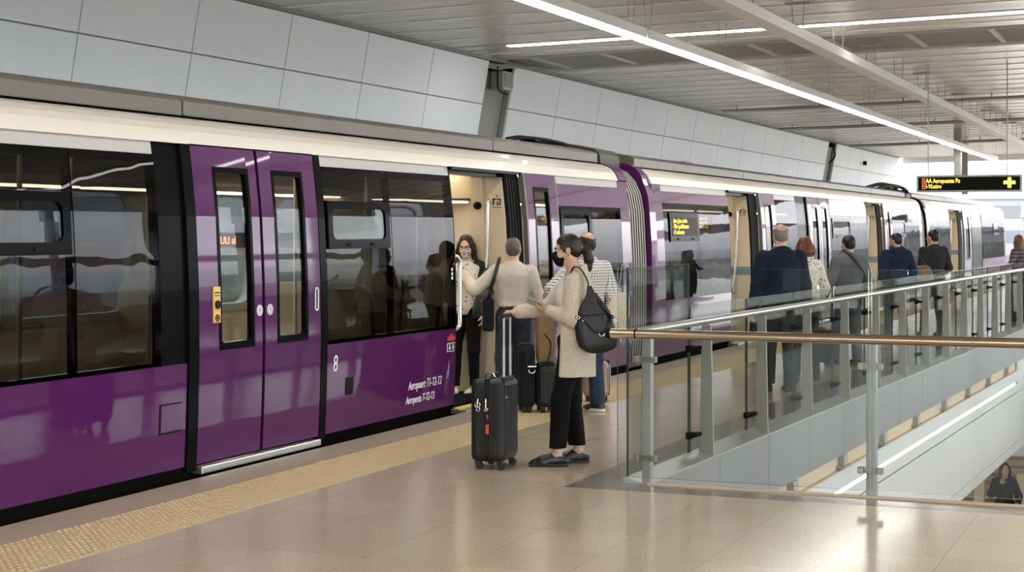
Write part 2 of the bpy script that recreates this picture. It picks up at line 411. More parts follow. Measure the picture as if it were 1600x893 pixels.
M['band'] = mat('blue_grey_band', (.16,.19,.23), .5)
M['railsteel'] = mat('rail_steel', (.42,.42,.41), .36, metal=.9)
M['steel'] = mat('brushed_steel', (.60,.59,.56), .25, metal=1.0)
M['brass'] = mat('brass_pole', (.62,.50,.30), .3, metal=.7)
M['bronze'] = mat('bronze_steel_handrail', (.50,.40,.30), .22, metal=1.0)
M['post'] = mat('balustrade_post_metal', (.36,.35,.31), .42, metal=.5)
M['postlight'] = mat('balustrade_square_post', (.36,.36,.36), .4, metal=.5)
M['curb'] = mat('aluminium_curb_sheet', (.52,.53,.53), .32, metal=.7)
M['fascia'] = mat('fascia_panel', (.30,.305,.315), .35, metal=.3)
M['whitepanel'] = mat('white_shaft_panel', (.66,.67,.68), .4)
M['beige'] = mat('beige_ledge', (.58,.46,.32), .6)
M['brown'] = stripes('brown_slat_wall', (.33,.26,.175), (.17,.13,.085), .16, .3, 2)
M['screen'] = mat('black_screen', (.010,.009,.008), .45, spec=.06)
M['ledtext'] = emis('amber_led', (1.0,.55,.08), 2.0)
M['ledreflect'] = emis('amber_led_reflection', (1.0,.50,.06), 9.0)
M['ledred'] = emis('red_led', (.75,.22,.08), .8)
M['ledredin'] = emis('red_led_bright', (1.0,.16,.05), 5.0)
M['chrome'] = mat('chrome', (.75,.75,.75), .12, metal=1.0)
M['hazeA'] = mat('distant_pale_block', (.22,.23,.245), .9, var=.05, vscale=.2)
M['hazeB'] = mat('distant_brick_block', (.16,.095,.08), .9)
M['hazeC'] = mat('distant_tree', (.075,.09,.07), .95, var=.2, vscale=.6)
M['hazeW'] = mat('distant_window', (.12,.13,.15), .4)
M['ground'] = mat('outside_ground', (.17,.17,.16), .9, var=.1, vscale=.05)
# people
SK = {'fair': mat('skin_fair', (.60,.37,.27), .5, var=.06, vscale=30), 'tan': mat('skin_tanned', (.47,.27,.18), .5, var=.06, vscale=30), 'pink': mat('skin_ruddy', (.60,.34,.25), .5, var=.06, vscale=30)}
def hairmat(n, c): return mat(n, c, .42, spec=.35, var=.35, vscale=60, bump=.35, bscale=150, bstretch=(1, 1, .12))
HM = {'dark': hairmat('hair_dark_brown', (.018,.011,.008)), 'black': hairmat('hair_black', (.010,.008,.007)), 'grey': hairmat('hair_greying', (.10,.085,.07)), 'red': hairmat('hair_auburn', (.13,.042,.018)), 'brown': hairmat('hair_light_brown', (.16,.085,.045)), 'salt': hairmat('hair_grey_sides', (.22,.19,.17))}
def cloth(n, c, var=.12, b=.25, sc=160, rough=.85, vs=25): return mat(n, c, rough, var=var, vscale=vs, bump=b, bscale=sc, sheen=.0, spec=.12)
K = {}
K['cardigan'] = cloth('oatmeal_knit', (.63,.54,.435), .20, .5, 120, vs=110)
K['whitetop'] = cloth('white_cotton', (.64,.60,.55))
K['cream'] = cloth('cream_knit', (.60,.54,.45), .05, .25, 180)
K['blacktrouser'] = cloth('black_trouser_cloth', (.007,.0065,.007), .2)
K['jeans'] = cloth('dark_blue_denim', (.035,.042,.055), .35, vs=14)
K['jeansblue'] = cloth('blue_denim', (.028,.046,.078), .35, vs=14)
K['greyjeans'] = cloth('grey_blue_denim', (.10,.125,.15), .25, vs=14)
K['suit'] = cloth('navy_suit_cloth', (.014,.018,.034), .15)
K['suittrouser'] = cloth('charcoal_trouser_cloth', (.035,.037,.042), .15)
K['greyjacket'] = cloth('grey_jacket_cloth', (.105,.11,.115), .2)
K['navy'] = cloth('navy_hoodie_cloth', (.016,.02,.04), .15)
K['darkcoat'] = cloth('dark_charcoal_coat_cloth', (.028,.026,.028), .15)
K['green'] = cloth('dark_green_cardigan', (.018,.032,.022), .2)
K['floral'] = floral('floral_blouse', (.60,.56,.50), (.10,.08,.07), 26, .24)
K['floral2'] = floral('floral_shirt', (.72,.66,.58), (.30,.14,.10), 24, .28)
K['mask2'] = floral('patterned_mask', (.66,.62,.56), (.08,.07,.06), 60, .42)
K['check'] = checks('checked_shirt', (.74,.71,.68), (.05,.05,.07), .026, .30)
K['stripe'] = stripes('striped_jumper', (.06,.05,.06), (.22,.16,.16), .07, .3)
K['maskblack'] = cloth('black_mask_cloth', (.008,.008,.009), .1, .1)
K['leather'] = mat('black_leather', (.010,.010,.011), .33, spec=.5, bump=.15, bscale=90)
K['bag'] = mat('black_leather_bag', (.013,.012,.013), .38, bump=.25, bscale=70)
K['brownbag'] = mat('brown_leather_bag', (.17,.085,.05), .45, var=.2, vscale=15, bump=.2, bscale=70)
K['paper'] = mat('brown_kraft_paper', (.20,.125,.06), .75, var=.08, vscale=20, bump=.2, bscale=25)
K['case'] = mat('black_suitcase_shell', (.012,.012,.013), .42, spec=.3, bump=.12, bscale=220)
K['casesoft'] = cloth('black_soft_suitcase', (.014,.014,.016), .2)
K['rose'] = mat('rose_gold_shell', (.33,.205,.165), .35, metal=.25)
K['sole'] = mat('shoe_sole', (.02,.018,.016), .6)
K['whitesole'] = mat('white_shoe_sole', (.7,.68,.64), .6)
K['sneaker'] = mat('white_sneaker', (.70,.63,.55), .6)
K['darkshoe'] = mat('dark_shoe', (.03,.028,.03), .5)
K['phone'] = mat('phone_body', (.42,.40,.38), .3)
K['tote'] = stripes('cream_striped_canvas', (.70,.62,.50), (.38,.32,.26), .022, .25, 0)
K['eye'] = mat('eye_white', (.75,.73,.70), .2)
K['iris'] = mat('eye_dark', (.02,.013,.01), .1)
K['red'] = mat('red_tag', (.55,.08,.04), .5)
# ------------------------------------------------------------------ platform, shaft, walls, ceiling
Y0, Y1 = -14.0, 64.0
EDY = 10.57                                  # far edge of the paved front area = near side of the opening
def edge(y): return 2.88 + .0314*(y - 10.55)
XV, YV = 8.0, 36.0                           # opening in the floor
def struct(mb, name, mats): return mb.build(name, mats, None, 'structure')
m = MB()
m.box((.98, Y0, -.45), (12.5, EDY - .33, 0), 0)
m.box((.98, EDY - .33, -.45), (2.42, YV, 0), 0)
m.box((XV, EDY - .33, -.45), (12.5, YV, 0), 0)
m.box((.98, YV, -.45), (12.5, Y1, 0), 0)
struct(m, 'floor', M['floor'])
m = MB(); m.box((0, Y0, -.45), (.38, Y1, 0))
struct(m, 'trim_1', M['edge'])
m = MB(); m.box((.38, Y0, -.45), (.98, Y1, .002))
nx = 12
vs, fs = [], []
ys = np.arange(4.0, 34.0, .05)
for j, yy in enumerate(ys):                  # raised studs of the tactile strip
    for i in range(nx):
        cx = .38 + .05*(i + .5); b = len(vs); r0, r1 = .0145, .008
        for k in range(8): w = 2*PI*k/8; vs.append((cx + r0*math.cos(w), yy + r0*math.sin(w), .002))
        for k in range(8): w = 2*PI*k/8; vs.append((cx + r1*math.cos(w), yy + r1*math.sin(w), .0072))
        fs += [(b+k, b+(k+1) % 8, b+8+(k+1) % 8, b+8+k) for k in range(8)] + [tuple(b+8+k for k in range(8))]
m.add(vs, fs, 0, False)
struct(m, 'trim_2', M['tactile'])
m = MB(); m.box((2.42, EDY - .33, -.45), (XV, EDY, 0)); 
pr = [(2.42, EDY), (edge(EDY) - .03, EDY), (edge(YV) - .03, YV), (2.42, YV)]
m.add([(x, y, 0) for x, y in pr] + [(x, y, -.45) for x, y in pr], [(0,1,2,3), (7,6,5,4), (0,4,5,1), (1,5,6,2), (2,6,7,3), (3,7,4,0)])
struct(m, 'trim_3', M['darktile'])
m = MB(); m.box((2.9, EDY - .035, -.02), (XV, EDY, .012)); struct(m, 'trim_4', M['beige'])
m = MB(); m.box((-3.6, Y0, -1.6), (.0, Y1, -1.3)); m.box((-.02, Y0, -1.4), (-.004, Y1, -.02)); struct(m, 'track_floor', M['dark'])
# --- left shaft wall below the platform edge: fascia, lit slot, white panels (all follow the edge line)
def ebox(mb, y0, y1, z0, z1, o0, o1, mi=0):
    """box following the edge line, from offset o0 to o1 of it"""
    vs = [(edge(y) + o, y, z) for z in (z0, z1) for (y, o) in ((y0, o0), (y0, o1), (y1, o1), (y1, o0))]
    mb.add(vs, [(0,3,2,1), (4,5,6,7), (0,1,5,4), (1,2,6,5), (2,3,7,6), (3,0,4,7)], mi)
m = MB()
SLE = 28.9
js = [EDY] + [12.22 + 1.36*k for k in range(18)]
js = [j for j in js if j < YV]
for a, b in zip(js, js[1:] + [YV]):          # fascia panels (lower part of the sheet stops at the slot, and beyond its end runs on down)
    ebox(m, a + .004, b - .004, -.50, -.012, -.03, 0, 0)
ys = [EDY + .9*k for k in range(30)]
for a, b in zip(ys, ys[1:]):
    if a >= YV: break
    b = min(b, YV)
    ebox(m, a + .003, b - .003, -1.81, -1.008, -.03, 0, 1)
    ebox(m, a + .003, b - .003, -1.96, -1.818, -.03, .004, 1)
    if a > SLE: ebox(m, a + .003, b - .003, -1.0, -.50, -.03, 0, 1)
ebox(m, SLE, 29.8, -1.0, -.5, -.03, -.001, 1)
ebox(m, EDY, SLE, -.99, -.86, -.03, 0, 1)     # below and above the light strip
ebox(m, EDY, SLE, -.82, -.65, -.03, 0, 1)
ebox(m, EDY, YV, -1.96, -.02, -.09, -.045, 2)
o = struct(m, 'wall_shaft', [M['fascia'], M['whitepanel'], M['dark']])
m = MB(); ebox(m, EDY, SLE, -.655, -.64, -.042, 0.0, 0); ebox(m, EDY, SLE, -.65, -.50, -.044, -.040, 0); struct(m, 'trim_5', M['beige'])
m = MB()
y = 14.3
while y < SLE - 1:
    ebox(m, y, y + .16, -.60, -.5, -.04, .02); ebox(m, y - .08, y + .2, -.625, -.60, -.04, .04); y += 1.9
struct(m, 'trim_6', M['column'])
m = MB(); ebox(m, 14.0, 28.6, -.86, -.82, -.03, -.002); struct(m, 'trim_7', M['led'])
m = MB(); m.box((XV, EDY, -4.1), (XV + .1, YV, -.1)); m.box((-3, YV, -4.1), (XV, YV + .1, -.45)); m.box((2.8, EDY - .1, -4.1), (XV, EDY - .02, -.45)); struct(m, 'wall_below', M['whitepanel'])
m = MB(); m.box((-3, 8, -4.3), (XV, YV, -4.1)); struct(m, 'lower_floor', M['floor'])
m = MB(); m.box((-3, 32.2, -4.1), (XV, 32.35, -2.49)); struct(m, 'wall_slats', M['brown'])
m = MB(); m.box((-3, 32.22, -2.49), (XV, 32.35, -.46)); struct(m, 'wall_upper_white', M['whitepanel'])
for px in (1531, 1597):
    p = CAM + (FW + RT*((px - 800)/FPX))*(31.75/(CC + (px - 800)/FPX*CS))
    m = MB(); m.box((p.x - .09, 31.65, -4.1), (p.x + .09, 31.9, -2.75), 0, .01); 
    o = m.build('support_column', M['beige']); tag(o, 'cream support column seen below the shaft wall, ' + ('left of the seated person' if px < 1560 else 'right of the seated person at the picture edge'), 'column', 'cream columns on the lower level')
# box over the lower level, not built; an added fill light serves there
m = MB(); m.box((3.9, 12.5, -.52), (7.5, 30, -.47)); 
for k in range(1): pass
# --- white upper wall behind the train, leaning outward at the top
def wx(z): return -3.19 + (z - 2.94)*.178
WT, WM, WB = 4.06, 3.45, 2.30
groups = [(-1.0 - 1.84*5 + .0, 21.70, 1.84), (22.65, 45.0, 1.92), (46.07, 56.2, 1.92)]
m = MB()
for gi, (a, b, st) in enumerate(groups):
    ys = []
    y = b if gi == 0 else a
    if gi == 0:
        while y > a: ys.append((max(a, y - st), y)); y -= st
    else:
        while y < b - .1: ys.append((y, min(b, y + st))); y += st
    for p, q in ys:
        for z0, z1 in ((WB, WM), (WM, WT)):
            zc0, zc1 = z0 + .008, z1 - .008
            vs = [(wx(z) + o, yy, z) for yy in (p + .008, q - .008) for (z, o) in ((zc0, 0), (zc1, 0), (zc1, -.03), (zc0, -.03))]
            m.add(vs, [(0,1,2,3), (7,6,5,4), (0,4,5,1), (1,5,6,2), (2,6,7,3), (3,7,4,0)], 0)
    vs = [(wx(z) + o, yy, z) for yy in (a, b) for (z, o) in ((WB, -.035), (WT, -.035), (WT, -.10), (WB, -.10))]
    m.add(vs, [(0,1,2,3), (7,6,5,4), (0,4,5,1), (1,5,6,2), (2,6,7,3), (3,7,4,0)], 1)
struct(m, 'wall_left', [M['wallpanel'], M['wallback']])
m = MB(); m.box((-3.02, Y0, 4.06), (-2.94, 56.3, 4.10)); struct(m, 'trim_8', M['wallback'])
# columns standing in the two gaps between the panel groups
for (y0, y1, lab) in ((21.78, 22.58, 'grey leaning column between the white wall panels above the open train door'), (45.1, 45.9, 'grey leaning column in the far gap of the white panel wall')):
    t = thing('steel_column', lab, 'column', (0, y0, 0))
    m = MB()
    vs = [(wx(z) + o, yy, z) for yy in (-.16, 1.0 if y0 < 30 else 2.0) for (z, o) in ((-1.3, -.12), (4.3, -.12), (4.3, -.5), (-1.3, -.5))]
    m.add(vs, [(0,1,2,3), (7,6,5,4), (0,4,5,1), (1,5,6,2), (2,6,7,3), (3,7,4,0)]); m.build('shaft', M['column'], t)
    m = MB(); m.box((wx(4.1) - .45, -.06, 3.95), (wx(4.1) - .05, .86, 4.3)); m.build('column_head', M['dark'], t)
    if y0 < 30:
        m = MB(); m.box((wx(3.75) - .06, .22, 3.68), (wx(3.75) + .14, .60, 3.95), 0, .015); jb = m.build('junction_box', M['greymetal'], t)
        m = MB(); m.box((wx(3.75) + .135, .26, 3.72), (wx(3.75) + .15, .56, 3.91), 0, .005); m.build('box_lid', M['column'], jb)
        m = MB()
        for k, dz in enumerate((0, .05, .10)):
            m.tube(spline([(wx(4.0) - .02, -.08, 3.98 + dz*.4), (wx(4.0) + .05, .15 + dz, 3.97 + dz*.5), (wx(4.0) + .10, .5 + dz, 4.02 + dz*.4), (wx(4.0) + .3, 1.2, 4.06)]), .022, 8)
        m.build('conduit', M['bellows'], t)
        m = MB(); m.tube(spline([(wx(4.0) + .06, .10, 3.99), (wx(3.8) + .1, .08, 3.85), (wx(3.7) + .1, .16, 3.67), (wx(3.68) + .1, .5, 3.62)]), .011, 8); m.build('cable', M['rubber'], t)
    else:
        m = MB(); m.tube(spline([(wx(4) + .06, .2, 3.95), (wx(3.8) + .12, .3, 3.7), (wx(3.6) + .06, .25, 3.55), (wx(3.5) + .05, .1, 3.5)]), .02, 8); m.build('cable', M['rubber'], t)
# --- ceiling of narrow metal slats running across the platform
def cz(x): return 4.09 + .02*(x + 3)
def slab(mb, x0, x1, y0, y1, d0, d1, mi=0):
    vs = [(x, y, cz(x) + d) for d in (d0, d1) for (x, y) in ((x0, y0), (x1, y0), (x1, y1), (x0, y1))]
    mb.add(vs, [(0,3,2,1), (4,5,6,7), (0,1,5,4), (1,2,6,5), (2,3,7,6), (3,0,4,7)], mi)
m = MB()
VB0, VB1 = 21.9, 23.75
y = Y0; st = .30
while y < 57:
    if not (VB0 - .01 < y + st and y < VB1 + .01) and not (20.33 < y + st and y < 20.6):
        slab(m, -3.0, 12.5, y, y + st - .006, 0, .03, 0)
        if round((y - Y0)/st) % 3 == 0: slab(m, -3.0, 12.5, y + .10, y + .17, -.012, .0, 3)
    y += st
slab(m, -3.0, -2.2, 20.34, 20.7, 0, .03, 0); slab(m, -2.2, 12.5, 20.34, 20.42, 0, .03, 0); slab(m, -2.2, 12.5, 20.58, 20.7, 0, .03, 0)
slab(m, -3.4, 12.5, Y0, VB0, .06, .2, 1); slab(m, -3.4, 12.5, VB1, 57, .06, .2, 1); slab(m, -3.4, 12.5, VB0, VB1, .35, .45, 1)
slab(m, -3.0, 12.5, 57, 57.2, -.18, .5, 2)
struct(m, 'ceiling', [M['slat'], M['ceilback'], M['whitemetal'], M['slatlight']])
m = MB(); slab(m, -3.0, 12.5, VB0, VB1, .025, .05, 0)
x = -2.55
while x < 12.3:
    slab(m, x, x + .07, VB0 + .08, VB1 - .08, .005, .03, 1); x += 1.05
slab(m, -3, 12.5, VB0, VB0 + .03, -.01, .03, 1); slab(m, -3, 12.5, VB1 - .03, VB1, -.01, .03, 1)
struct(m, 'trim_9', [M['vent'], M['ventbar']])
m = MB(); slab(m, -2.2, 12.25, 20.42, 20.58, -.004, .05, 0)
o = m.build('recessed_light_line', M['lamp2']); tag(o, 'thin recessed light line crossing the slatted ceiling from side to side', 'ceiling light')
for y, x0, r in ((31.9, -2.4, .03), (38.0, -2.7, .035), (46.3, -2.7, .035)):
    m = MB(); m.tube([(x0, y, cz(x0) - .10), (12.3, y, cz(12.3) - .10)], r, 8)
    xx = x0 + .3
    while xx < 12: m.box((xx - .012, y - .012, cz(xx) - .10), (xx + .012, y + .012, cz(xx) + .02)); xx += 1.6
    o = m.build('ceiling_pipe', M['greymetal'])
    tag(o, {31.9: 'thin grey pipe under the ceiling slats, nearest of the three cross pipes', 38.0: 'thin grey pipe under the ceiling slats, middle of the three cross pipes', 46.3: 'thin grey pipe under the ceiling, cross pipe nearest the bright far opening'}[y], 'pipe', 'cross pipes under the ceiling')
# --- glazed side far behind the camera's right and the back wall (seen only as reflections)
m = MB()
def glazed(mb, fixed, a0, a1, step, axis, w=.16):
    def B(a, b, z0, z1, t=.15, mi=0):
        if axis == 'x': mb.box((fixed, a, z0), (fixed + t, b, z1), mi)
        else: mb.box((a, fixed, z0), (b, fixed + t, z1), mi)
    B(a0, a1, -.45, .45); B(a0, a1, 3.92, 4.6); B(a0, a1, 2.28, 2.40); B(a0, a1, 1.08, 1.14)
    a = a0
    while a < a1: B(a, a + w, .45, 3.92, .2); a += step
glazed(m, 12.3, Y0, 37.2, 3.2, 'x')
struct(m, 'wall_right', M['column'])
m = MB(); glazed(m, Y0, -3.2, 12.4, 2.6, 'y'); struct(m, 'wall_back', M['column'])
m = MB(); m.box((12.36, Y0, .45), (12.372, 37.2, 3.92)); struct(m, 'window_1', M['outglass'])
m = MB(); m.box((-3.2, Y0 + .06, .45), (12.4, Y0 + .072, 3.92)); struct(m, 'window_2', M['outglass'])
# ------------------------------------------------------------------ hanging lights, beam, sign
def wires(mb, x, ys, z, r=.004, dx=.05):
    for y in ys:
        for s in (-1, 1): mb.tube([(x + s*dx*.3, y, z), (x + s*dx, y, cz(x) + .01)], r, 6)
LX, LZ = 1.05, 3.60
segs = [(4.0, 10.0, None), (10.0, 16.05, 'nearest segment of the long hanging light line'), (16.1, 22.35, 'second segment of the long hanging light line, over the open train door'), (22.4, 28.6, 'third segment of the long hanging light line'), (28.65, 34.9, 'fourth segment of the long hanging light line'), (34.95, 41.2, 'fifth segment of the long hanging light line, ending over the black sign'), (41.25, 47.5, 'last far segment of the long hanging light line')]
for y0, y1, lab in segs:
    t = thing('hanging_light', lab or 'hanging linear light above the front of the platform, nearest of all', 'ceiling light', (LX, y0, LZ), 0, 'hanging light line over the platform')
    L_ = y1 - y0
    m = MB(); m.box((-.085, 0, .0), (.085, L_, .10), 0, .008); m.build('housing', M['whitemetal'], t)
    m = MB(); m.box((-.07, .015, -.012), (.07, L_ - .015, .002)); m.build('diffuser', M['lamp'], t)
    for yy in (.25, L_*.5, L_ - .25):
        m = MB()
        for s in (-1, 1): m.tube([(s*.02, yy, .10), (s*.05, yy + s*.02, cz(LX) - LZ + .01)], .004, 6)
        m.build('suspension_wire', M['greymetal'], t)
BX, BZ = 2.18, 3.75
t = thing('hanging_beam', 'long unlit white channel hanging from the ceiling right of the light line', 'beam', (BX, 2.0, BZ))
m = MB(); m.box((-.10, 0, .0), (.10, 48, .11), 0, .006); m.build('channel', M['whitemetal'], t)
for k in range(22):
    yy = .8 + 2.2*k
    m = MB()
    for s in (-1, 1): m.tube([(s*.05, yy, .10), (s*.07, yy, cz(BX) - BZ + .01)], .007, 6)
    if k % 2: m.box((-.14, yy - .03, cz(BX) - BZ - .05), (.14, yy + .03, cz(BX) - BZ - .02))
    m.build('hanger_rod', M['greymetal'], t)
# hanging lights added unseen over the hall, to light the floor and show as reflections
for k, y0 in enumerate((-6.0, -.2, 5.6)):
    t = thing('hanging_light', 'added hanging linear light over the hall behind the camera', 'ceiling light', (6.2, y0, LZ), 0, 'added hanging lights over the hall')
    m = MB(); m.box((-.085, 0, 0), (.085, 5.6, .10), 0, .008); m.build('housing', M['whitemetal'], t)
    m = MB(); m.box((-.07, .015, -.012), (.07, 5.58, .002)); m.build('diffuser', M['lamp'], t)
# sign
SY = 26.0
t = thing('hanging_sign', 'black hanging display with amber letters and a yellow plus sign', 'sign', (2.25, SY, 2.25))
m = MB(); m.box((0, 0, 0), (1.55, .12, .26), 0, .008); m.build('housing', M['greymetal'], t)
m = MB(); m.box((.03, -.006, .03), (1.52, .004, .23)); scr = m.build('screen', M['screen'], t)
MX = lambda x, y, z: Matrix.Translation((x, y, z)) @ Matrix.Rotation(PI/2, 4, 'X')
text_mesh('lettering', 'AA Aeropuente Po', .098, M['ledtext'], t, MX(.145, -.012, .142), sx=.66, ext=.002)
text_mesh('lettering', 'I-YILatàro', .086, M['ledtext'], t, MX(.145, -.012, .062), sx=.66, ext=.002)
m = MB()
for k in range(5):
    for xx in (.085, .115): m.box((xx, -.010, .052 + .034*k), (xx + .022, -.005, .074 + .034*k))
m.build('line_symbol', M['ledred'], t)
m = MB(); m.box((1.285, -.012, .115), (1.455, -.005, .165)); m.box((1.345, -.012, .06), (1.395, -.006, .215)); m.build('plus_symbol', M['ledtext'], t)
for xx in (.17, 1.33):
    m = MB(); m.tube([(xx, .06, .26), (xx, .06, cz(2.25 + xx) - 2.25)], .009, 8); m.build('hanger_rod', M['greymetal'], t)
for px, Z, lab in ((1496.5, 41.0, 'grey pole hanging from the ceiling behind the black sign, nearer of two'), (1507.5, 49.0, 'slim grey pole hanging behind the black sign, farther of two')):
    x, y = at(px, Z)
    m = MB(); m.box((x - .09, y - .06, 2.72), (x + .09, y + .06, cz(x) + .0), 0, .01); o = m.build('hanging_pole', M['column']); tag(o, lab, 'pole', 'grey poles behind the hanging sign')
# grey beam closing the far end, seen under the sign
m = MB(); m.box((2.7, 58.0, 2.55), (12.4, 58.5, 2.85)); m.box((12.0, 58, 0), (12.4, 58.5, 2.6)); m.box((7.2, 58, 0), (7.5, 58.5, 2.6)); struct(m, 'far_beam', M['column'])
# small wall box seen over the second car
m = MB(); m.box((wx(3.0) + .0, 31.5, 2.78), (wx(3.0) + .16, 32.0, 3.02), 0, .01); tag(m.build('wall_box', M['greymetal']), 'small grey box fixed low on the white panel wall above the second car', 'box')
m = MB(); m.box((wx(3.7), 50.2, 3.62), (wx(3.7) + .08, 50.4, 3.74), 0, .01); tag(m.build('wall_camera', M['dark']), 'small dark camera on the white wall panels near the far end', 'camera')
# ------------------------------------------------------------------ glass balustrades
def pane(mb, p, q, z0, z1, t=.016):
    """glass slab between ground points p, q: faces in slot 0, edges in slot 1"""
    p = Vector((p[0], p[1], 0)); q = Vector((q[0], q[1], 0)); n = Vector((0, 0, 1)).cross(q - p).normalized()*t/2
    vs = [a + s*n + Vector((0, 0, z)) for z in (z0, z1) for a, s in ((p, -1), (p, 1), (q, 1), (q, -1))]
    mb.add(vs, [(0,3,7,4), (1,5,6,2)], 0); mb.add(vs, [(0,1,2,3), (4,7,6,5), (0,4,5,1), (3,2,6,7)], 1)
t = thing('front_balustrade', 'glass balustrade with bronze steel handrail across the front of the stair opening', 'balustrade', (2.69, 10.55, 0))
for x0, x1 in ((.0, 1.655), (1.675, 3.30), (3.32, 5.2)):
    m = MB(); pane(m, (x0, 0), (x1, 0), .045, 1.425); m.build('glass_pane', [M['pane'], M['paneedge']], t)
for x in (.19, 1.665, 3.31):
    m = MB(); m.box((x - .032, .03, -.0), (x + .032, .094, .97), 0, .006); ps = m.build('post', M['postlight'], t)
    for z in (.17, .82):
        m = MB()
        for s in (-1, 1): m.box((x + s*.060 - .018, -.014, z - .020), (x + s*.060 + .018, .03, z + .020), 0, .004)
        m.box((x - .05, .018, z - .018), (x + .05, .05, z + .018)); m.build('clamp', M['clampm'], ps)
m = MB(); m.tube([(-.03, -.055, .993), (5.2, -.055, .993)], .031, 16); m.build('handrail', M['bronze'], t)
m = MB(); m.tube([(-.055, -.055, .993), (-.029, -.055, .993)], .036, 16); m.tube([(.14, -.055, .993), (.15, -.055, .993)], .033, 16); m.build('rail_cap', M['rubber'], t)
t = thing('long_balustrade', 'long glass balustrade with flat grey posts running along the stair opening', 'balustrade', (0, 0, 0))
def gx(y): return edge(y) - .15
PY = [12.1, 13.6, 15.1, 16.6, 18.05, 19.5, 20.95, 22.4, 23.85, 25.3, 26.75, 28.2, 29.65, 31.1, 32.55, 34.0]
js = [10.62] + [p - .16 for p in PY]
for i, (a, b) in enumerate(zip(js, js[1:])):
    m = MB(); pane(m, (gx(a + .012), a + .012), (gx(b - .012), b - .012), .03, 1.425 if i == 0 else 1.115); m.build('glass_pane', [M['pane2'], M['paneedge']], t)
for p in PY:
    m = MB(); g = gx(p)
    vs = [(g + .03, p, .0), (g + .14, p, -.012), (g + .12, p, .97), (g + .05, p, .97)]
    m.add([(x, y - .011, z) for x, y, z in vs] + [(x, y + .011, z) for x, y, z in vs], [(0,1,2,3), (7,6,5,4), (0,4,5,1), (1,5,6,2), (2,6,7,3), (3,7,4,0)])
    ps = m.build('post', M['post'], t)
    m = MB()
    for z in (.16, .80):
        m.box((g - .02, p - .205, z - .024), (g + .024, p - .115, z + .024), 0, .004); m.box((g + .01, p - .17, z - .012), (g + .05, p, z + .012))
    m.build('clamp', M['dark'], ps)
m = MB(); m.tube([(edge(10.56) - .07, 10.56, 1.0), (edge(34.3) - .07, 34.3, 1.0)], .028, 14); m.build('handrail', M['railsteel'], t)
m = MB()
ys = [EDY] + [p for p in PY] + [YV]
for a, b in zip(ys, ys[1:]):
    a += .003; b -= .003
    vs = [(edge(y) + o, y, z) for y in (a, b) for (o, z) in ((-.16, .035), (-.14, .035), (.002, .0), (.002, -.014), (-.16, .0))]
    m.add(vs, [(4,3,2,1,0), (5,6,7,8,9), (0,1,6,5), (1,2,7,6), (2,3,8,7), (3,4,9,8), (4,0,5,9)])
m.build('curb_sheet', M['curb'], t)
# ------------------------------------------------------------------ train
XP = [(-.05,-.10), (.07,-.10), (.4,-.085), (.8,-.075), (1.3,-.08), (1.8,-.105), (2.17,-.145), (2.3,-.165)]
def xs(z):
    if z <= XP[0][0]: return XP[0][1]
    for (a, p), (b, q) in zip(XP, XP[1:]):
        if z <= b: return p + (q - p)*(z - a)/(b - a)
    return XP[-1][1]
CW = -2.87
def side(x, far): return CW - x if far else x
def skin(mb, y0, y1, z0, z1, off=0.0, th=.03, far=False, mi=0, smooth=True):
    n = max(2, int((z1 - z0)/.12) + 1); zz = [z0 + (z1 - z0)*i/(n - 1) for i in range(n)]
    out = [(side(xs(z) + off, far), z) for z in zz]; inn = [(side(xs(z) + off - th, far), z) for z in reversed(zz)]
    mb.prism(out + inn, y0, y1, mi, False); return mb
def ring(mb, O, I, r, off=0.0, th=.03, far=False, mi=0):
    """panel O=(y0,y1,z0,z1) on the car side with a rounded opening I"""
    y0, y1, z0, z1 = O; a0, a1, b0, b1 = I; A, B = [], []
    N = 7; Q = 6
    def edge_(p, q, P, W):
        for k in range(N):
            t = k/(N - 1); A.append((p[0]+(q[0]-p[0])*t, p[1]+(q[1]-p[1])*t)); B.append((P[0]+(W[0]-P[0])*t, P[1]+(W[1]-P[1])*t))
    def arc(cx, cy, w0, E0, C, E1):
        for k in range(1, Q):
            t = k/Q; w = w0 + PI/2*t; A.append((cx + r*math.cos(w), cy + r*math.sin(w)))
            if t <= .5: u = t*2; B.append((E0[0]+(C[0]-E0[0])*u, E0[1]+(C[1]-E0[1])*u))
            else: u = t*2 - 1; B.append((C[0]+(E1[0]-C[0])*u, C[1]+(E1[1]-C[1])*u))
    edge_((a0+r, b0), (a1-r, b0), (a0+r, z0), (a1-r, z0)); arc(a1-r, b0+r, -PI/2, (a1-r, z0), (y1, z0), (y1, b0+r))
    edge_((a1, b0+r), (a1, b1-r), (y1, b0+r), (y1, b1-r)); arc(a1-r, b1-r, 0, (y1, b1-r), (y1, z1), (a1-r, z1))
    edge_((a1-r, b1), (a0+r, b1), (a1-r, z1), (a0+r, z1)); arc(a0+r, b1-r, PI/2, (a0+r, z1), (y0, z1), (y0, b1-r))
    edge_((a0, b1-r), (a0, b0+r), (y0, b1-r), (y0, b0+r)); arc(a0+r, b0+r, PI, (y0, b0+r), (y0, z0), (a0+r, z0))
    n = len(A)
    vs = [(side(xs(z)+off, far), y, z) for y, z in A] + [(side(xs(z)+off, far), y, z) for y, z in B] + [(side(xs(z)+off-th, far), y, z) for y, z in A] + [(side(xs(z)+off-th, far), y, z) for y, z in B]
    fs = []
    for i in range(n):
        j = (i+1) % n
        fs += [(i, j, n+j, n+i), (2*n+i, 3*n+i, 3*n+j, 2*n+j), (i, 2*n+i, 2*n+j, j), (n+i, n+j, 3*n+j, 3*n+i)]
    mb.add(vs, fs, mi); return mb
CREAM = [(-.15,2.262), (-.168,2.30), (-.195,2.355), (-.235,2.40), (-.29,2.435), (-.36,2.458), (-.47,2.475), (-.50,2.43), (-.3,2.35), (-.2,2.262)]
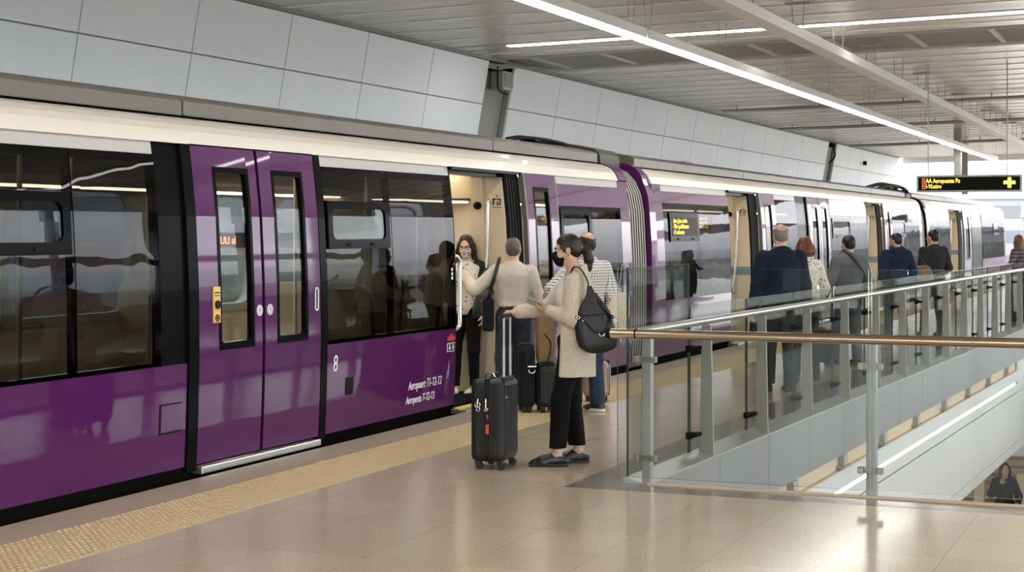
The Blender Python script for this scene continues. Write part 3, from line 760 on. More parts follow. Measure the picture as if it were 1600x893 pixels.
FAIR = [(-.475,2.492), (-.485,2.492), (-.50,2.50), (-.50,2.60), (-.53,2.622), (-.72,2.665), (-.95,2.70), (-1.2,2.715), (-1.2,2.60), (-.6,2.5)]
# rounded seat used through all the cars
def make_seat(parent, x, y, face, w=.46):
    """tan high-backed train seat; face=+1 looks up the platform"""
    f = face
    s = MB()
    P = lambda u, v: (y + f*u, v)                # u forward, v up
    def slabs(prof, x0, x1, mi=0, b=.03):
        bm = bmesh.new()
        A = [bm.verts.new((x0, *P(*p))) for p in prof]; B = [bm.verts.new((x1, *P(*p))) for p in prof]
        n = len(prof)
        bm.faces.new(A); bm.faces.new(B[::-1])
        for i in range(n): bm.faces.new((A[i], B[i], B[(i+1) % n], A[(i+1) % n]))
        bmesh.ops.recalc_face_normals(bm, faces=bm.faces)
        bmesh.ops.bevel(bm, geom=list(bm.edges), offset=b, segments=2, profile=.6, affect='EDGES'); s.bm(bm, mi, True)
    slabs([(-.02,.40), (.44,.42), (.46,.50), (.0,.49)], x - w/2, x + w/2)
    def back(u0, u1, w_, z0, z1, rr, b):
        """reclined back with a rounded top, between depth offsets u0 and u1"""
        out = [(-w_/2, z0), (w_/2, z0)] + [(w_/2 - rr + rr*math.cos(a), z1 - rr + rr*math.sin(a)) for a in [PI/2*k/6 for k in range(7)]] + [(-w_/2 + rr - rr*math.sin(a), z1 - rr + rr*math.cos(a)) for a in [PI/2*k/6 for k in range(7)]]
        bm = bmesh.new(); L_ = lambda u, z: u - .17*max(0, z - .45)/.8
        A = [bm.verts.new((x + px_, *P(L_(u0, z), z))) for px_, z in out]; B = [bm.verts.new((x + px_, *P(L_(u1, z), z))) for px_, z in out]; n = len(out)
        bm.faces.new(A); bm.faces.new(B[::-1])
        for i in range(n): bm.faces.new((A[i], B[i], B[(i+1) % n], A[(i+1) % n]))
        bmesh.ops.recalc_face_normals(bm, faces=bm.faces)
        bmesh.ops.bevel(bm, geom=[e for e in bm.edges if len(set(v in A for v in e.verts)) == 1 and e.calc_face_angle(0) > .8], offset=b, segments=2, profile=.6, affect='EDGES'); s.bm(bm, 0, True)
    back(-.05, .06, w - .03, .44, 1.20, .15, .03)
    o = s.build('seat', M['seatfab'], parent)
    s = MB()
    back(-.085, -.045, w + .02, .40, 1.235, .16, .012)
    slabs([(-.10,.05), (.30,.05), (.36,.40), (-.14,.40)], x - .07, x + .07, 0, .02)
    s.build('seat_shell', M['seatshell'], o)
    return o
def door_leaf(parent, y0, y1, wy0, wy1, off=.0, glassm='clear', name='door_leaf'):
    m = MB(); skin(m, y0, wy0 + .012, .07, 2.255, off, .045); skin(m, wy1 - .012, y1, .07, 2.255, off, .045); skin(m, wy0 + .012, wy1 - .012, .07, .85, off, .045); skin(m, wy0 + .012, wy1 - .012, 2.10, 2.255, off, .045); lf = m.build(name, M['purple'], parent)
    m = MB(); ring(m, (wy0 - .004, wy1 + .004, .834, 2.119), (wy0 + .03, wy1 - .03, .885, 2.075), .025, off + .003, .045); m.build('window_frame', M['black'], lf)
    m = MB(); skin(m, wy0 + .026, wy1 - .026, .88, 2.08, off - .015, .008); m.build('door_pane', M[glassm], lf)
    return lf
def car(label, y0, y1, segs, fair, seats, front=True, far_windows=True):
    t = thing('train_car', label, 'train car', (0, 0, 0), 0, 'cars of the purple train')
    # shell: cream cantrail, roof, fairings, floor, far side, ends
    m = MB(); m.prism(CREAM, y0, y1, 0, False); m.build('cantrail', M['cream'], t)
    m = MB(); m.prism([(-.5,2.44), (-1.2,2.62), (-1.9,2.60), (-2.5,2.47), (-2.68,2.36), (-2.73,2.26), (-2.6,2.3), (-1.4,2.38), (-.5,2.34)], y0, y1); m.build('roof', M['greymetal'], t)
    for a, b in zip(fair, fair[1:]):
        m = MB(); m.prism(FAIR, a + .012, b - .012); m.build('roof_fairing', M['fairing'], t)
    m = MB(); m.prism([(-.17,-.01), (-.17,.03), (-2.70,.03), (-2.70,-.01)], y0 + .03, y1 - .03); m.build('train_floor', M['trainfloor'], t)
    m = MB(); m.prism([(-.16,-1.2), (-.13,.06), (-.2,.07), (-2.6,.0), (-2.7,-1.2)], y0 + .05, y1 - .05); m.build('underframe', M['dark'], t)
    m = MB(); m.prism([(-.21,2.262), (-.4,2.30), (-2.45,2.30), (-2.64,2.20), (-2.64,2.25), (-2.45,2.34), (-.4,2.34)], y0 + .03, y1 - .03); m.build('train_ceiling', M['tanceil'], t)
    m = MB(); m.prism([(-2.62,2.03), (-2.05,2.03), (-1.98,2.07), (-1.98,2.10), (-2.4,2.30), (-2.62,2.30)], y0 + .06, y1 - .06); m.build('lighting_cove', M['tanceil'], t)
    for x in (-.82, -2.2):
        y = y0 + .4
        while y + 1.3 < y1: 
            m = MB(); zl = 2.282 if x > -1 else 2.012; m.box((x - .10, y, zl), (x + .10, y + 1.3, zl + .017), 0, .006); m.build('ceiling_lamp', M['trainlamp'], t); y += 1.55
    m = MB(); n = max(1, round((y1 - y0)/2.05)); st = (y1 - y0)/n
    m2 = MB(); m3 = MB()
    for k in range(n):
        a = y0 + st*k
        ring(m, (a, a + st, .78, 2.16), (a + .20, a + st - .20, .93, 2.02), .22, -.03, .06, True)
        ring(m2, (a + .14, a + st - .14, .87, 2.08), (a + .215, a + st - .215, .945, 2.005), .21, .0, .10, True)
        skin(m3, a + .19, a + st - .19, .92, 2.03, -.02, .008, True)
    skin(m, y0, y1, .03, .78, -.03, .06, True); skin(m, y0, y1, 2.16, 2.26, -.03, .06, True)
    m.build('far_side_wall', M['tan'], t); m2.build('far_window_frame', M['column'], t); m3.build('far_window_pane', M['clear'], t)
    for yy in (y0, y1 - .05):
        m = MB(); m.box((-.5, yy, .03), (-.18, yy + .05, 2.26)); m.box((-2.68, yy, .03), (-2.1, yy + .05, 2.26)); m.box((-2.1, yy, 2.05), (-.5, yy + .05, 2.3)); m.build('end_wall', M['tan'], t)
    for (x, y, f) in seats: make_seat(t, x, y, f)
    for sg in segs:
        k, a, b = sg[:3]; o = sg[3] if len(sg) > 3 else {}
        if k == 'win':
            zt = o.get('zt', 2.168)
            m = MB(); skin(m, a, b, .07, .772, 0, .06)
            pn = m.build('lower_panel', M['purple'], t)
            m = MB(); skin(m, a + .01, b - .01, 2.176, 2.262, -.004, .05); m.build('upper_strip', M['offwhite'], t)
            if zt < 2.1:
                m = MB(); skin(m, a, b, zt + .008, 2.17, 0, .05); m.build('upper_panel', M['purple'], t)
            cuts = [a] + o.get('cuts', []) + [b]
            m = MB()
            for c in cuts[1:-1]: skin(m, c - .03, c + .03, .775, zt, -.02, .03)
            skin(m, a, b, .772, .80, -.016, .05); skin(m, a, b, zt - .05, zt + .008, -.016, .03)
            skin(m, a, a + .05, .775, zt, -.016, .03); skin(m, b - .05, b, .775, zt, -.016, .03); m.build('window_frame', M['black'], t)
            for c, d in zip(cuts, cuts[1:]):
                m = MB(); skin(m, c + .006, d - .006, .778, zt, .0, .008); m.build('window_pane', M['winglass'], t)
            for (p, q) in o.get('hopper', []):
                m = MB(); ring(m, (p, q, 1.525, 1.905), (p + .075, q - .075, 1.60, 1.845), .06, .016, .035); hf = m.build('vent_window_frame', M['black'], t)
                m = MB(); skin(m, p + .06, q - .06, 1.585, 1.86, .006, .006); m.build('vent_window_pane', M['clear'], hf)
                m = MB(); skin(m, p + .3, p + .36, 1.545, 1.57, .024, .012); skin(m, q - .36, q - .3, 1.545, 1.57, .024, .012); m.build('latch', M['rubber'], hf)
        elif k == 'panel':
            m = MB(); skin(m, a, b, .07, 2.262, 0, .06); m.build('side_panel', M['purple'], t)
        elif k == 'black':
            m = MB(); skin(m, a, b, .775 if o.get('low') else .05, 2.262, -.012, .05); m.build('pocket_panel', M['black'], t)
            if o.get('low'):
                m = MB(); skin(m, a, b, .07, .772, 0, .06); m.build('lower_panel', M['purple'], t)
        elif k == 'pair':
            c = (a + b)/2; w = (c - a)
            m = MB(); skin(m, a - .12, a, .03, 2.262, .012, .06); skin(m, b, b + .10, .03, 2.262, .012, .06); skin(m, c - .018, c + .018, .06, 2.255, -.004, .05); skin(m, a, b, 2.255, 2.266, .01, .06)
            m.build('door_seal', M['black'], t)
            l1 = door_leaf(t, a + .004, c - .02, a + .25*w/.83, c - .13*w/.83, .008)
            l2 = door_leaf(t, c + .02, b - .004, c + .19*w/.83, b - .20*w/.83, .008)
            m = MB(); m.box((-.14, a + .02, .0), (-.055, b - .02, .052), 0, .008); m.build('door_sill', M['alu'], t)
            if o.get('detail'):
                X = xs(1.15) + .009
                m = MB(); skin(m, a + .175, a + .265, 1.03, 1.28, .016, .010); bp = m.build('button_plate', M['yellow'], l1)
                m = MB(); m.disc((X + .012, a + .222, 1.155), .030, 'x', .012); m.build('push_button', M['screen'], bp)
                m = MB(); m.torus((X + .010, a + .222, 1.062), .023, .004, 'x'); m.box((X + .004, a + .216, 1.05), (X + .012, a + .228, 1.075)); m.box((X + .006, a + .19, 1.235), (X + .0095, a + .255, 1.242)); m.box((X + .006, a + .19, 1.215), (X + .0095, a + .255, 1.220)); m.build('button_symbol', M['screen'], bp)
                for leaf, yy in ((l1, c - .062), (l2, c + .085)):
                    m = MB(); m.disc((X + .002, yy, 1.09), .040, 'x', .006, 28); st_ = m.build('round_sticker', M['white'], leaf)
                    m = MB(); m.torus((X + .004, yy, 1.09), .029, .003, 'x'); m.box((X + .003, yy - .004, 1.075), (X + .007, yy + .004, 1.105)); m.box((X + .003, yy - .012, 1.094), (X + .007, yy + .012, 1.100)); m.build('sticker_symbol', M['sticker'], st_)
                m = MB(); m.torus((xs(1.14) + .012, 0, 0), .028, .006, 'x', arc=(0, PI)); 
                m = MB()
                pts = [(xs(1.14) + .014, b - .075 + .022*math.cos(w_), 1.14 + (.065 if math.sin(w_) > 0 else -.065) + .022*math.sin(w_)) for w_ in [2*PI*q/28 for q in range(28)]]
                m.tube(pts + [pts[0]], .006, 8, caps=False); h_ = m.build('handle_rim', M['white'], l2)
                m = MB(); m.box((xs(1.14) + .004, b - .092, 1.075), (xs(1.14) + .012, b - .058, 1.205), 0, .006); m.build('handle_recess', M['screen'], h_)
        elif k == 'open':
            # doorway: jamb seals, sill with yellow edge, draught screen facing down the platform, header
            j = o.get('jamb', .36)
            m = MB(); skin(m, a, a + .02, .03, 2.262, -.004, .08); m.build('door_jamb', M['rubber'], t)
            m = MB(); skin(m, b - j, b, .03, 2.262, -.004, .10)
            for q in range(5): skin(m, b - j + .02 + q*j/5, b - j + .045 + q*j/5, .03, 2.262, .004, .02)
            m.build('door_jamb', M['rubber'], t)
            m = MB(); m.box((-.17, a, 2.235), (-.12, b, 2.262)); m.box((-.32, a, 2.20), (-.20, b - j, 2.262)); m.build('door_header', M['black'], t)
            m = MB(); m.box((-.44, a + .1, 2.205), (-.33, b - j - .05, 2.25), 0, .02); m.build('door_motor_cover', M['tan'], t)
            m = MB(); m.box((-.17, a + .01, -.02), (.03, b - .05, .022), 0, .006); sl = m.build('door_sill', M['alu'], t)
            m = MB(); m.box((-.30, a + .01, .023), (-.05, b - .05, .032)); m.build('step_edge', M['yellowedge'], sl)
            ys_ = b - j
            m = MB()
            pr = [(xs(z) - .03, z) for z in (.04,.4,.8,1.3,1.8,2.2)]
            m.prism(pr + [(-.50,2.2), (-.50,1.8), (-.57,1.0), (-.66,.04)], ys_ - .04, ys_, 0); ds = m.build('draught_screen', M['tan'], t)
            if o.get('band'):
                m = MB(); m.box((-.585, ys_ - .044, .99), (-.10, ys_ - .038, 1.12)); m.build('screen_band', M['band'], ds)
            m = MB(); m.prism([(x - .17 - .05*(1 - z/2.2), z) for x, z in pr] + [(x - .20 - .05*(1 - z/2.2), z) for x, z in reversed(pr)], ys_ - .043, ys_ - .03); m.build('screen_groove', M['column'], ds)
            m = MB(); m.tube(spline([(-.30,ys_ - .04,1.95), (-.29,ys_ - .09,1.93), (-.30,ys_ - .09,1.5), (-.33,ys_ - .09,1.0), (-.36,ys_ - .09,.75), (-.36,ys_ - .04,.72)]), .017, 10); m.build('grab_rail', M['steel'], ds)
            m = MB(); m.tube([(-.42,ys_ - .04,1.92), (-.42,ys_ - .07,1.92)], .038, 18); m.ball((-.42,ys_ - .07,1.92), (.032,.012,.032)); m.build('door_knob', M['rubber'], ds)
            m = MB(); z_ = 1.93; xq = -.215
            m.box((xq - .045, ys_ - .043, z_ - .005), (xq - .03, ys_ - .039, z_ + .06)); m.box((xq - .03, ys_ - .043, z_ + .045), (xq - .012, ys_ - .039, z_ + .06))
            m.box((xq + .0, ys_ - .043, z_ + .045), (xq + .04, ys_ - .039, z_ + .058)); m.box((xq + .03, ys_ - .043, z_ - .005), (xq + .042, ys_ - .039, z_ + .058)); m.box((xq + .0, ys_ - .043, z_ - .005), (xq + .012, ys_ - .039, z_ + .03)); m.box((xq, ys_ - .043, z_ - .005), (xq + .04, ys_ - .039, z_ + .006))
            m.ball((xq, ys_ - .041, z_ + .085), (.009,.003,.009)); m.box((xq - .05, ys_ - .0425, z_ - .032), (xq + .045, ys_ - .039, z_ - .026)); m.build('pictogram', M['screen'], ds)
            m = MB(); m.box((-2.55, ys_ + .2, .04), (-1.75, ys_ + .24, 2.25)); m.box((-1.75, ys_ + .2, 2.0), (-.6, ys_ + .24, 2.28)); m.build('inner_partition', M['tan'], t)
            m = MB(); m.tube([(-1.45,(a+b)/2,.03), (-1.45,(a+b)/2,2.3)], .017, 10); m.build('grab_pole', M['steel'], t)
            if o.get('rail'):
                m = MB(); yy = a + .17
                m.tube(spline([(-.19,yy - .05,1.36), (-.15,yy - .03,1.43), (-.125,yy + .01,1.40), (-.12,yy + .02,1.30), (-.115,yy + .01,.9), (-.11,yy - .02,.78), (-.17,yy - .06,.74)]), .019, 12); m.build('grab_rail', M['steel'], t)
                m = MB(); m.tube(spline([(-.75,a + .55,1.1), (-.75,a + .55,1.75), (-.76,a + .52,1.86), (-.80,a + .40,1.90), (-.9,a + .2,1.90)]), .019, 12); m.build('grab_rail', M['steel'], t)
        elif k == 'leaf':
            door_leaf(t, a, b, a + .24*(b - a), b - .26*(b - a), .055, 'clear')
            m = MB(); skin(m, a - .03, a + .01, .07, 2.255, .058, .05); skin(m, b - .01, b + .09, .07, 2.255, .03, .05); m.build('leaf_edge', M['fairing'], t)
    return t
OPEN1, OPEN2, OPEN3 = (14.08, 15.78), (23.86, 25.57), (34.76, 36.5)
seats1 = []
for x in (-.42, -.92, -1.98, -2.46):
    for y, f in ((2.2,1), (3.1,1), (4.0,1), (4.9,1), (5.8,1), (6.7,1), (7.75,1), (12.75,1), (17.3,-1), (18.3,-1)): seats1.append((x, y, f))
c1 = car('nearest purple train car, with a closed double door and the number 8', -6.0, 19.25,
    [('win', -6, 3.2), ('win', 3.2, 9.36, {'cuts': [5.2, 6.9, 8.454], 'hopper': [(7.0, 8.41)]}), ('black', 9.36, 9.66, {'low': 1}), ('pair', 9.79, 11.51, {'detail': 1}),
     ('win', 11.62, 14.08, {'cuts': [12.80], 'hopper': [(11.66, 12.74)]}), ('open', *OPEN1, {'rail': 1}), ('leaf', 15.80, 16.68), ('win', 16.80, 18.92, {'cuts': [17.9], 'zt': 1.93, 'hopper': [(16.86, 17.82)]}), ('panel', 18.92, 19.25)],
    [-6, -1.2, 4.5, 10.24, 15.95, 19.2], seats1)
seats2 = [(x, y, f) for x in (-.42, -.92, -1.98, -2.46) for y, f in ((21.2,1), (22.2,1), (23.1,1), (27.0,1), (28.0,1), (32.0,-1), (33.0,-1), (38.2,1), (39.2,1))]
c2 = car('middle purple train car beyond the first grey bellows, with amber sign reflections modelled in its window', 20.25, 42.1,
    [('panel', 20.25, 20.62), ('win', 20.62, 23.86, {'cuts': [22.25], 'zt': 2.02, 'hopper': [(20.85, 22.2)]}), ('open', *OPEN2, {'jamb': .46, 'band': 1}), ('leaf', 25.6, 26.55), ('win', 26.7, 28.3, {'zt': 2.168}), ('black', 28.3, 29.1, {}),
     ('pair', 29.25, 31.0), ('win', 31.12, 34.76, {'cuts': [33.0], 'zt': 1.95, 'hopper': [(31.2, 32.9)]}), ('open', *OPEN3, {'jamb': .5, 'band': 1}), ('leaf', 36.55, 37.5), ('win', 37.6, 41.7, {'cuts': [39.6], 'hopper': [(37.7, 39.5)]}), ('panel', 41.7, 42.1)],
    [20.6, 26.2, 31.8, 37.4, 42.0], seats2)
c3 = car('farthest train car, pale with reflections, beyond the second bellows', 43.0, 61.0,
    [('panel', 43.0, 43.3), ('win', 43.3, 47.1, {'cuts': [45.0]}), ('open', 47.1, 49.5, {'jamb': .7, 'band': 1}), ('leaf', 49.6, 51.2), ('black', 51.9, 54.3, {}), ('win', 54.4, 60.6, {'cuts': [57.0], 'hopper': [(57.4, 59.0)]}), ('panel', 60.6, 61.0)],
    [43.0, 49, 55, 60.9], [(x, y, 1) for x in (-.42, -2.46) for y in (44.3, 45.3, 46.3, 56, 57)])
# markings on the first car
TX = lambda y, z, off=.003: Matrix.Translation((xs(z) + off, y, z)) @ Matrix(((0,0,1,0),(1,0,0,0),(0,1,0,0),(0,0,0,1)))
text_mesh('lettering', '8', .185, M['white'], c1, TX(11.72, .555), shear=.12, sx=.85)
text_mesh('lettering', 'Aeropuert T1-T2-T3', .108, M['white'], c1, TX(13.10, .285), shear=.3, sx=.74)
text_mesh('lettering', 'Aeropeeta T-T2-T3', .098, M['white'], c1, TX(13.06, .165), shear=.3, sx=.74)
m = MB(); skin(m, 11.94, 12.07, .35, .49, .004, .01); m.build('hatch', M['rubber'], c1)
m = MB(); skin(m, 9.34, 9.36, .32, .52, .003, .006); skin(m, 9.34, 9.60, .51, .52, .003, .006); skin(m, 9.34, 9.60, .32, .33, .003, .006); m.build('hatch_outline', M['rubber'], c1)
m = MB(); skin(m, 13.90, 14.055, .665, .705, .004, .006); skin(m, 13.95, 14.0, .70, .725, .004, .006); m.build('red_sticker', M['red'], c1)
m = MB(); skin(m, 13.89, 14.05, .565, .645, .004, .006); sk = m.build('sticker', M['white'], c1)
m = MB(); skin(m, 13.897, 13.965, .572, .638, .006, .006); skin(m, 13.972, 14.043, .572, .638, .006, .006); sm_ = m.build('sticker_field', M['screen'], sk)
m = MB()
for yy in (13.932, 14.008): m.box((xs(.6) + .006, yy - .014, .585), (xs(.6) + .009, yy + .014, .612)); m.disc((xs(.6) + .007, yy, .624), .010, 'x', .003)
m.build('sticker_figure', M['white'], sk)
m = MB(); 
for z in (1.235, 1.275, 1.315): m.disc((xs(z) + .002, 14.0, z), .016, 'x', .004)
m.build('button_dots', M['white'], c1)
for x_, y_ in ((-.72, 8.72), (-.72, 12.25), (-1.45, 10.2), (-1.45, 11.2), (-.72, 17.0)):
    m = MB(); m.tube([(x_, y_, .03), (x_, y_, 2.3)], .017, 10); m.build('grab_pole', M['brass'], c1)
# small red destination display inside the first car, behind the closed door
m = MB(); m.box((-2.5, 13.6, 1.51), (-1.3, 13.66, 1.65)); ds = m.build('inner_display', M['screen'], c1)
MY = lambda x, y, z: Matrix.Translation((x, y, z)) @ Matrix.Rotation(PI/2, 4, 'X')
text_mesh('led_text', 'LULI al', .10, M['ledredin'], ds, MY(-2.33, 13.592, 1.545), sx=.72)
# amber sign reflections on the second car, put in as glowing text panels
m = MB(); skin(m, 20.93, 22.12, 1.60, 1.845, .018, .012); ds = m.build('sign_reflection', M['screen'], c2)
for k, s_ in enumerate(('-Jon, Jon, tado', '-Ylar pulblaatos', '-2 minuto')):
    text_mesh('led_text', s_, .078, M['ledtext'], ds, TX(20.96, 1.775 - .075*k, .021), sx=1.45 if k < 2 else 1.6)
m = MB(); m.box((-.50, 23.2, 1.67), (-.19, 23.24, 1.89)); ds = m.build('sign_reflection', M['screen'], c2)
for k in range(3): text_mesh('led_text', ('lano  tade 20', 'ylar  publa 04', 'mino  utos 12')[k], .055, M['ledreflect'], ds, MY(-.485, 23.192, 1.825 - .06*k), sx=.8)
# gangways between the cars
def gangway(label, a, b, hoop):
    t = thing('gangway', label, 'train gangway', (0, 0, 0), 0, 'bellows between the train cars')
    n = 8; st = (b - a)/n
    def prof(o):
        return [(-.16 - o, .0), (-.13 - o, .5), (-.13 - o, 1.3), (-.16 - o, 1.9), (-.20 - o, 2.12), (-.27 - o, 2.28 - o*.5), (-.38 - o, 2.40 - o*.6), (-.55 - o, 2.47 - o*.6)]
    rings = []
    for k in range(n + 1):
        for q, o in ((0, .065), (.3, .0), (.7, .0)) if k < n else ((0, .05),):
            y = a + st*(k + q); p = prof(o); full = p + [(CW - x, z) for x, z in reversed(p)]
            rings.append([(x, y, z) for x, z in full])
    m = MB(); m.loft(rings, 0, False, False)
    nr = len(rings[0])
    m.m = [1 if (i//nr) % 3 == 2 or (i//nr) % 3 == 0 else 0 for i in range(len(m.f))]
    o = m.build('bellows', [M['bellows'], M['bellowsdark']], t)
    m = MB(); m.prism([(-.48,2.44), (-.50,2.60), (-.56,2.66), (-1.0,2.75), (-1.9,2.75), (-2.4,2.5), (-2.4,2.4), (-1.4,2.5)], a, b, 0); m.build('roof_cover', M['roofdark'], t)
    return t
g1 = gangway('grey ribbed bellows between the first and middle train car', 19.27, 20.0, True)
g2 = gangway('dark bellows between the middle and farthest train car', 42.12, 42.79, True)
for c_, y in ((c2, 20.02), (c3, 42.8)):
    m = MB()
    outer = [(xs(z) + .015, z) for z in (.05,.5,1.0,1.5,1.9,2.1)] + [(-.17,2.24), (-.22,2.37), (-.30,2.46), (-.42,2.51), (-.60,2.53)]
    inner = [(x - .10, z - (.0 if z < 2.0 else .05)) for x, z in reversed(outer)]
    m.prism(outer + inner, y, y + .24, 0); m.build('end_hoop', M['purple'] if c_ is c2 else M['black'], c_)
m = MB(); outer = [(-.145,2.27), (-.165,2.31), (-.20,2.37), (-.25,2.42), (-.31,2.455), (-.38,2.475), (-.48,2.49)]
m.prism([(x + .006, z) for x, z in outer] + [(x - .04, z - .04) for x, z in reversed(outer)], 18.95, 19.26); m.build('end_cap', M['purple'], c1)
# equipment on the roofs
m = MB()
m.tube(spline([(-.9,17.3,2.69), (-.85,17.7,2.725), (-.8,18.2,2.725), (-.75,18.7,2.70), (-.8,18.9,2.69)]), .022, 8); m.tube(spline([(-.95,17.4,2.70), (-.9,17.7,2.735), (-.9,18.4,2.73), (-.9,18.8,2.70)]), .02, 8); m.box((-1.0,17.9,2.69), (-.8,18.3,2.745), 0, .01); m.build('roof_cable', M['rubber'], c1)
m = MB()
m.tube(spline([(-.8,40.0,2.66), (-.7,40.6,2.74), (-.6,41.4,2.75), (-.5,41.8,2.70), (-.45,42.05,2.62)]), .05, 8); m.tube(spline([(-1.0,39.6,2.68), (-.9,40.6,2.78), (-.8,41.5,2.78), (-.7,42.0,2.72)]), .045, 8); m.build('roof_cable', M['rubber'], c2)
# ------------------------------------------------------------------ people
V = Vector
def ik(a, b, l1, l2, pole):
    a, b, pole = V(a), V(b), V(pole); d = b - a; L = min(d.length, (l1 + l2)*.998); u = d.normalized(); b = a + u*L
    q = (l1*l1 - l2*l2 + L*L)/(2*L); hgt = math.sqrt(max(l1*l1 - q*q, 0)); p = pole - u*pole.dot(u); p.normalize()
    return a + u*q + p*hgt, b
def rotz(v, w): v = V(v); return V((v.x*math.cos(w) - v.y*math.sin(w), v.x*math.sin(w) + v.y*math.cos(w), v.z))
def finger(s, p, d, n, L, r, curls, k=.004):
    """three bent phalanges: d points out, n is the palm side"""
    ax = d.cross(n).normalized(); pts = [p]; dd = d.copy(); rs = [r]
    for l, c in zip((.46, .30, .24), curls):
        dd = Matrix.Rotation(R(c), 3, ax) @ dd; pts.append(pts[-1] + dd*L*l); rs.append(rs[-1]*.91)
    s.chain(pts, rs, k)
def hand(s, w, d, n, thumb, g=1.0, curl=(14, 20, 14), tcurl=16, spread=.10, tang=38):
    """palm and five fingers at wrist w; d along the hand, n out of the palm, thumb = side the thumb leaves"""
    w, d, n = V(w), V(d).normalized(), V(n); n = (n - d*n.dot(d)).normalized(); t = V(thumb); t = (t - d*t.dot(d) - n*t.dot(n)).normalized()
    s.cone(w - d*.02*g, w + d*.03*g, .023*g, .027*g, .02, 'u', (n, .72))
    for q, l in ((-.027, .084), (-.009, .09), (.009, .09), (.026, .086)): s.cone(w + d*.02*g + t*q*.7*g, w + d*l*g + t*q*g, .0155*g, .0125*g, .012, 'u')
    for i, (q, l, L) in enumerate(((.026,.088,.068), (.009,.093,.077), (-.009,.091,.071), (-.026,.084,.056))):
        finger(s, w + d*l*g + t*q*g, (d + t*spread*(1.0 - i*.66)).normalized(), n, L*g, (.0086 - .0005*i)*g, [c*(1 + .08*i) for c in curl], .003)
    b = w + d*.028*g + t*.024*g + n*.006*g
    td = (d*math.cos(R(tang)) + t*math.sin(R(tang))).normalized()
    s.cone(w + d*.012*g + t*.010*g, b + td*.03*g, .0165*g, .0125*g, .012)
    finger(s, b + td*.024*g, (td + n*.25).normalized(), (n - t*.5).normalized(), .062*g, .0098*g, (tcurl*.6, tcurl, tcurl), .005)
def person(spec):
    H = spec['H']; g = H/1.70; fem = spec.get('fem', False); fat = spec.get('fat', 1.0); h = spec.get('h', .0085)
    rel = spec['rel']; x, y = spec['xy']; z0 = spec.get('z', 0)
    P = thing('person', spec['label'], 'person', (x, y, z0), TH + R(rel))
    sw = (.150 if fem else .178)*(.5 + .5*fat)*g; lean = spec.get('lean', 0.0); sit = spec.get('sit', False)
    hipz = spec.get('hipz', .90*g)
    def up(p):                                   # upper body leans about the hips
        p = V(p); dz = p.z - hipz; return V((p.x, p.y + dz*lean, p.z))
    # joints
    hips = {s: V((s*.088*g, 0, hipz)) for s in (-1, 1)}
    feet = spec.get('feet', {-1: (-.11, .02, 8), 1: (.11, -.02, -8)})
    legs = {}
    for s in (-1, 1):
        fx, fy, fr = feet[s]; an = V((fx, fy, .085*g))
        LL = (an - hips[s]).length*1.0008 if (fy*fy < .09) else .86*g
        kn, an = ik(hips[s], an, .506*LL, .494*LL, (s*.06, 1, .15)); legs[s] = (hips[s], kn, an, rotz((0, 1, 0), R(-fr)))
    sh = {s: up((s*sw, -.012, 1.365*g)) for s in (-1, 1)}
    arms = {}
    for s in (-1, 1):
        a = spec['arms'][s]; el, wr = ik(sh[s], V(a['w']), .285*g, .25*g, a.get('pole', (s*.6, -1, -.4)))
        hd = V(a['d']) if 'd' in a else (wr - el).normalized()
        arms[s] = (sh[s], el, wr, hd, V(a.get('n', (-s, .2, 0))), V(a.get('t', (0, 1, 0))), a)
    nb = up((0, -.012, 1.42*g)); hc0 = up(spec.get('hc', (0, .018, 1.585)))if 'hc' not in spec else V(spec['hc'])
    if 'hc' not in spec: hc0 = up((0, .018, 1.585*g))
    yaw, pit = spec.get('head', (0, 0)); HMx = Matrix.Translation(hc0) @ Matrix.Rotation(R(yaw), 4, 'Z') @ Matrix.Rotation(R(-pit), 4, 'X') @ Matrix.Diagonal((g*.98,)*3 + (1,))
    hs = g*.98
    HP = lambda *p: HMx @ V(p)
    HR = Matrix.Rotation(R(yaw), 3, 'Z') @ Matrix.Rotation(R(-pit), 3, 'X')
    def hell(s, c, r, k=.02, op='u'): s.ell(HP(*c), [q*hs for q in r], k*hs, op, HR)
    def hcone(s, a, b, ra, rb, k=.015, op='u'): s.cone(HP(*a), HP(*b), ra*hs, rb*hs, k*hs, op)
    FW_ = (0, 1, 0)
    def torso(s, inf, top=True, bot=True):
        F = fat
        if bot: s.ell((0, -.005, hipz + .03*g), ((.172 if fem else .162)*g*F + inf, .118*g*F + inf, .13*g + inf), .06)
        if top:
            s.ell(up((0, .0, 1.08*g)), ((.128 if fem else .148)*g*F + inf, .098*g*F + inf, .15*g + inf), .06)
            s.ell(up((0, -.006, 1.26*g)), ((.142 if fem else .165)*g*F + inf, .108*g*F + inf, .17*g + inf), .06)
            s.cone(up((-sw*.80, -.016, 1.345*g)), up((sw*.80, -.016, 1.345*g)), .052*g + inf, .052*g + inf, .05)
            s.cone(up((0, -.02, 1.33*g)), nb + V((0, -.004, .02*g)), .10*g + inf, .052*g + inf, .07)
            if fem:
                for q in (-1, 1): s.ell(up((q*.066*g, .072*g, 1.235*g)), (.062*g + inf, .052*g + inf, .066*g + inf), .05)
            if F > 1.1: s.ell(up((0, .04, 1.06*g)), (.15*g*F + inf, .11*g*F + inf, .13*g + inf), .06)
    def sleeves(s, inf, cuff=1.0, k=.03, sides=(-1, 1)):
        for q in sides:
            a, e, w, *_ = arms[q]; c = e + (w - e)*cuff
            s.cone(a, e, .056*g + inf, .045*g + inf, k); s.cone(e, c, .046*g + inf, .033*g + inf*.9, .02)
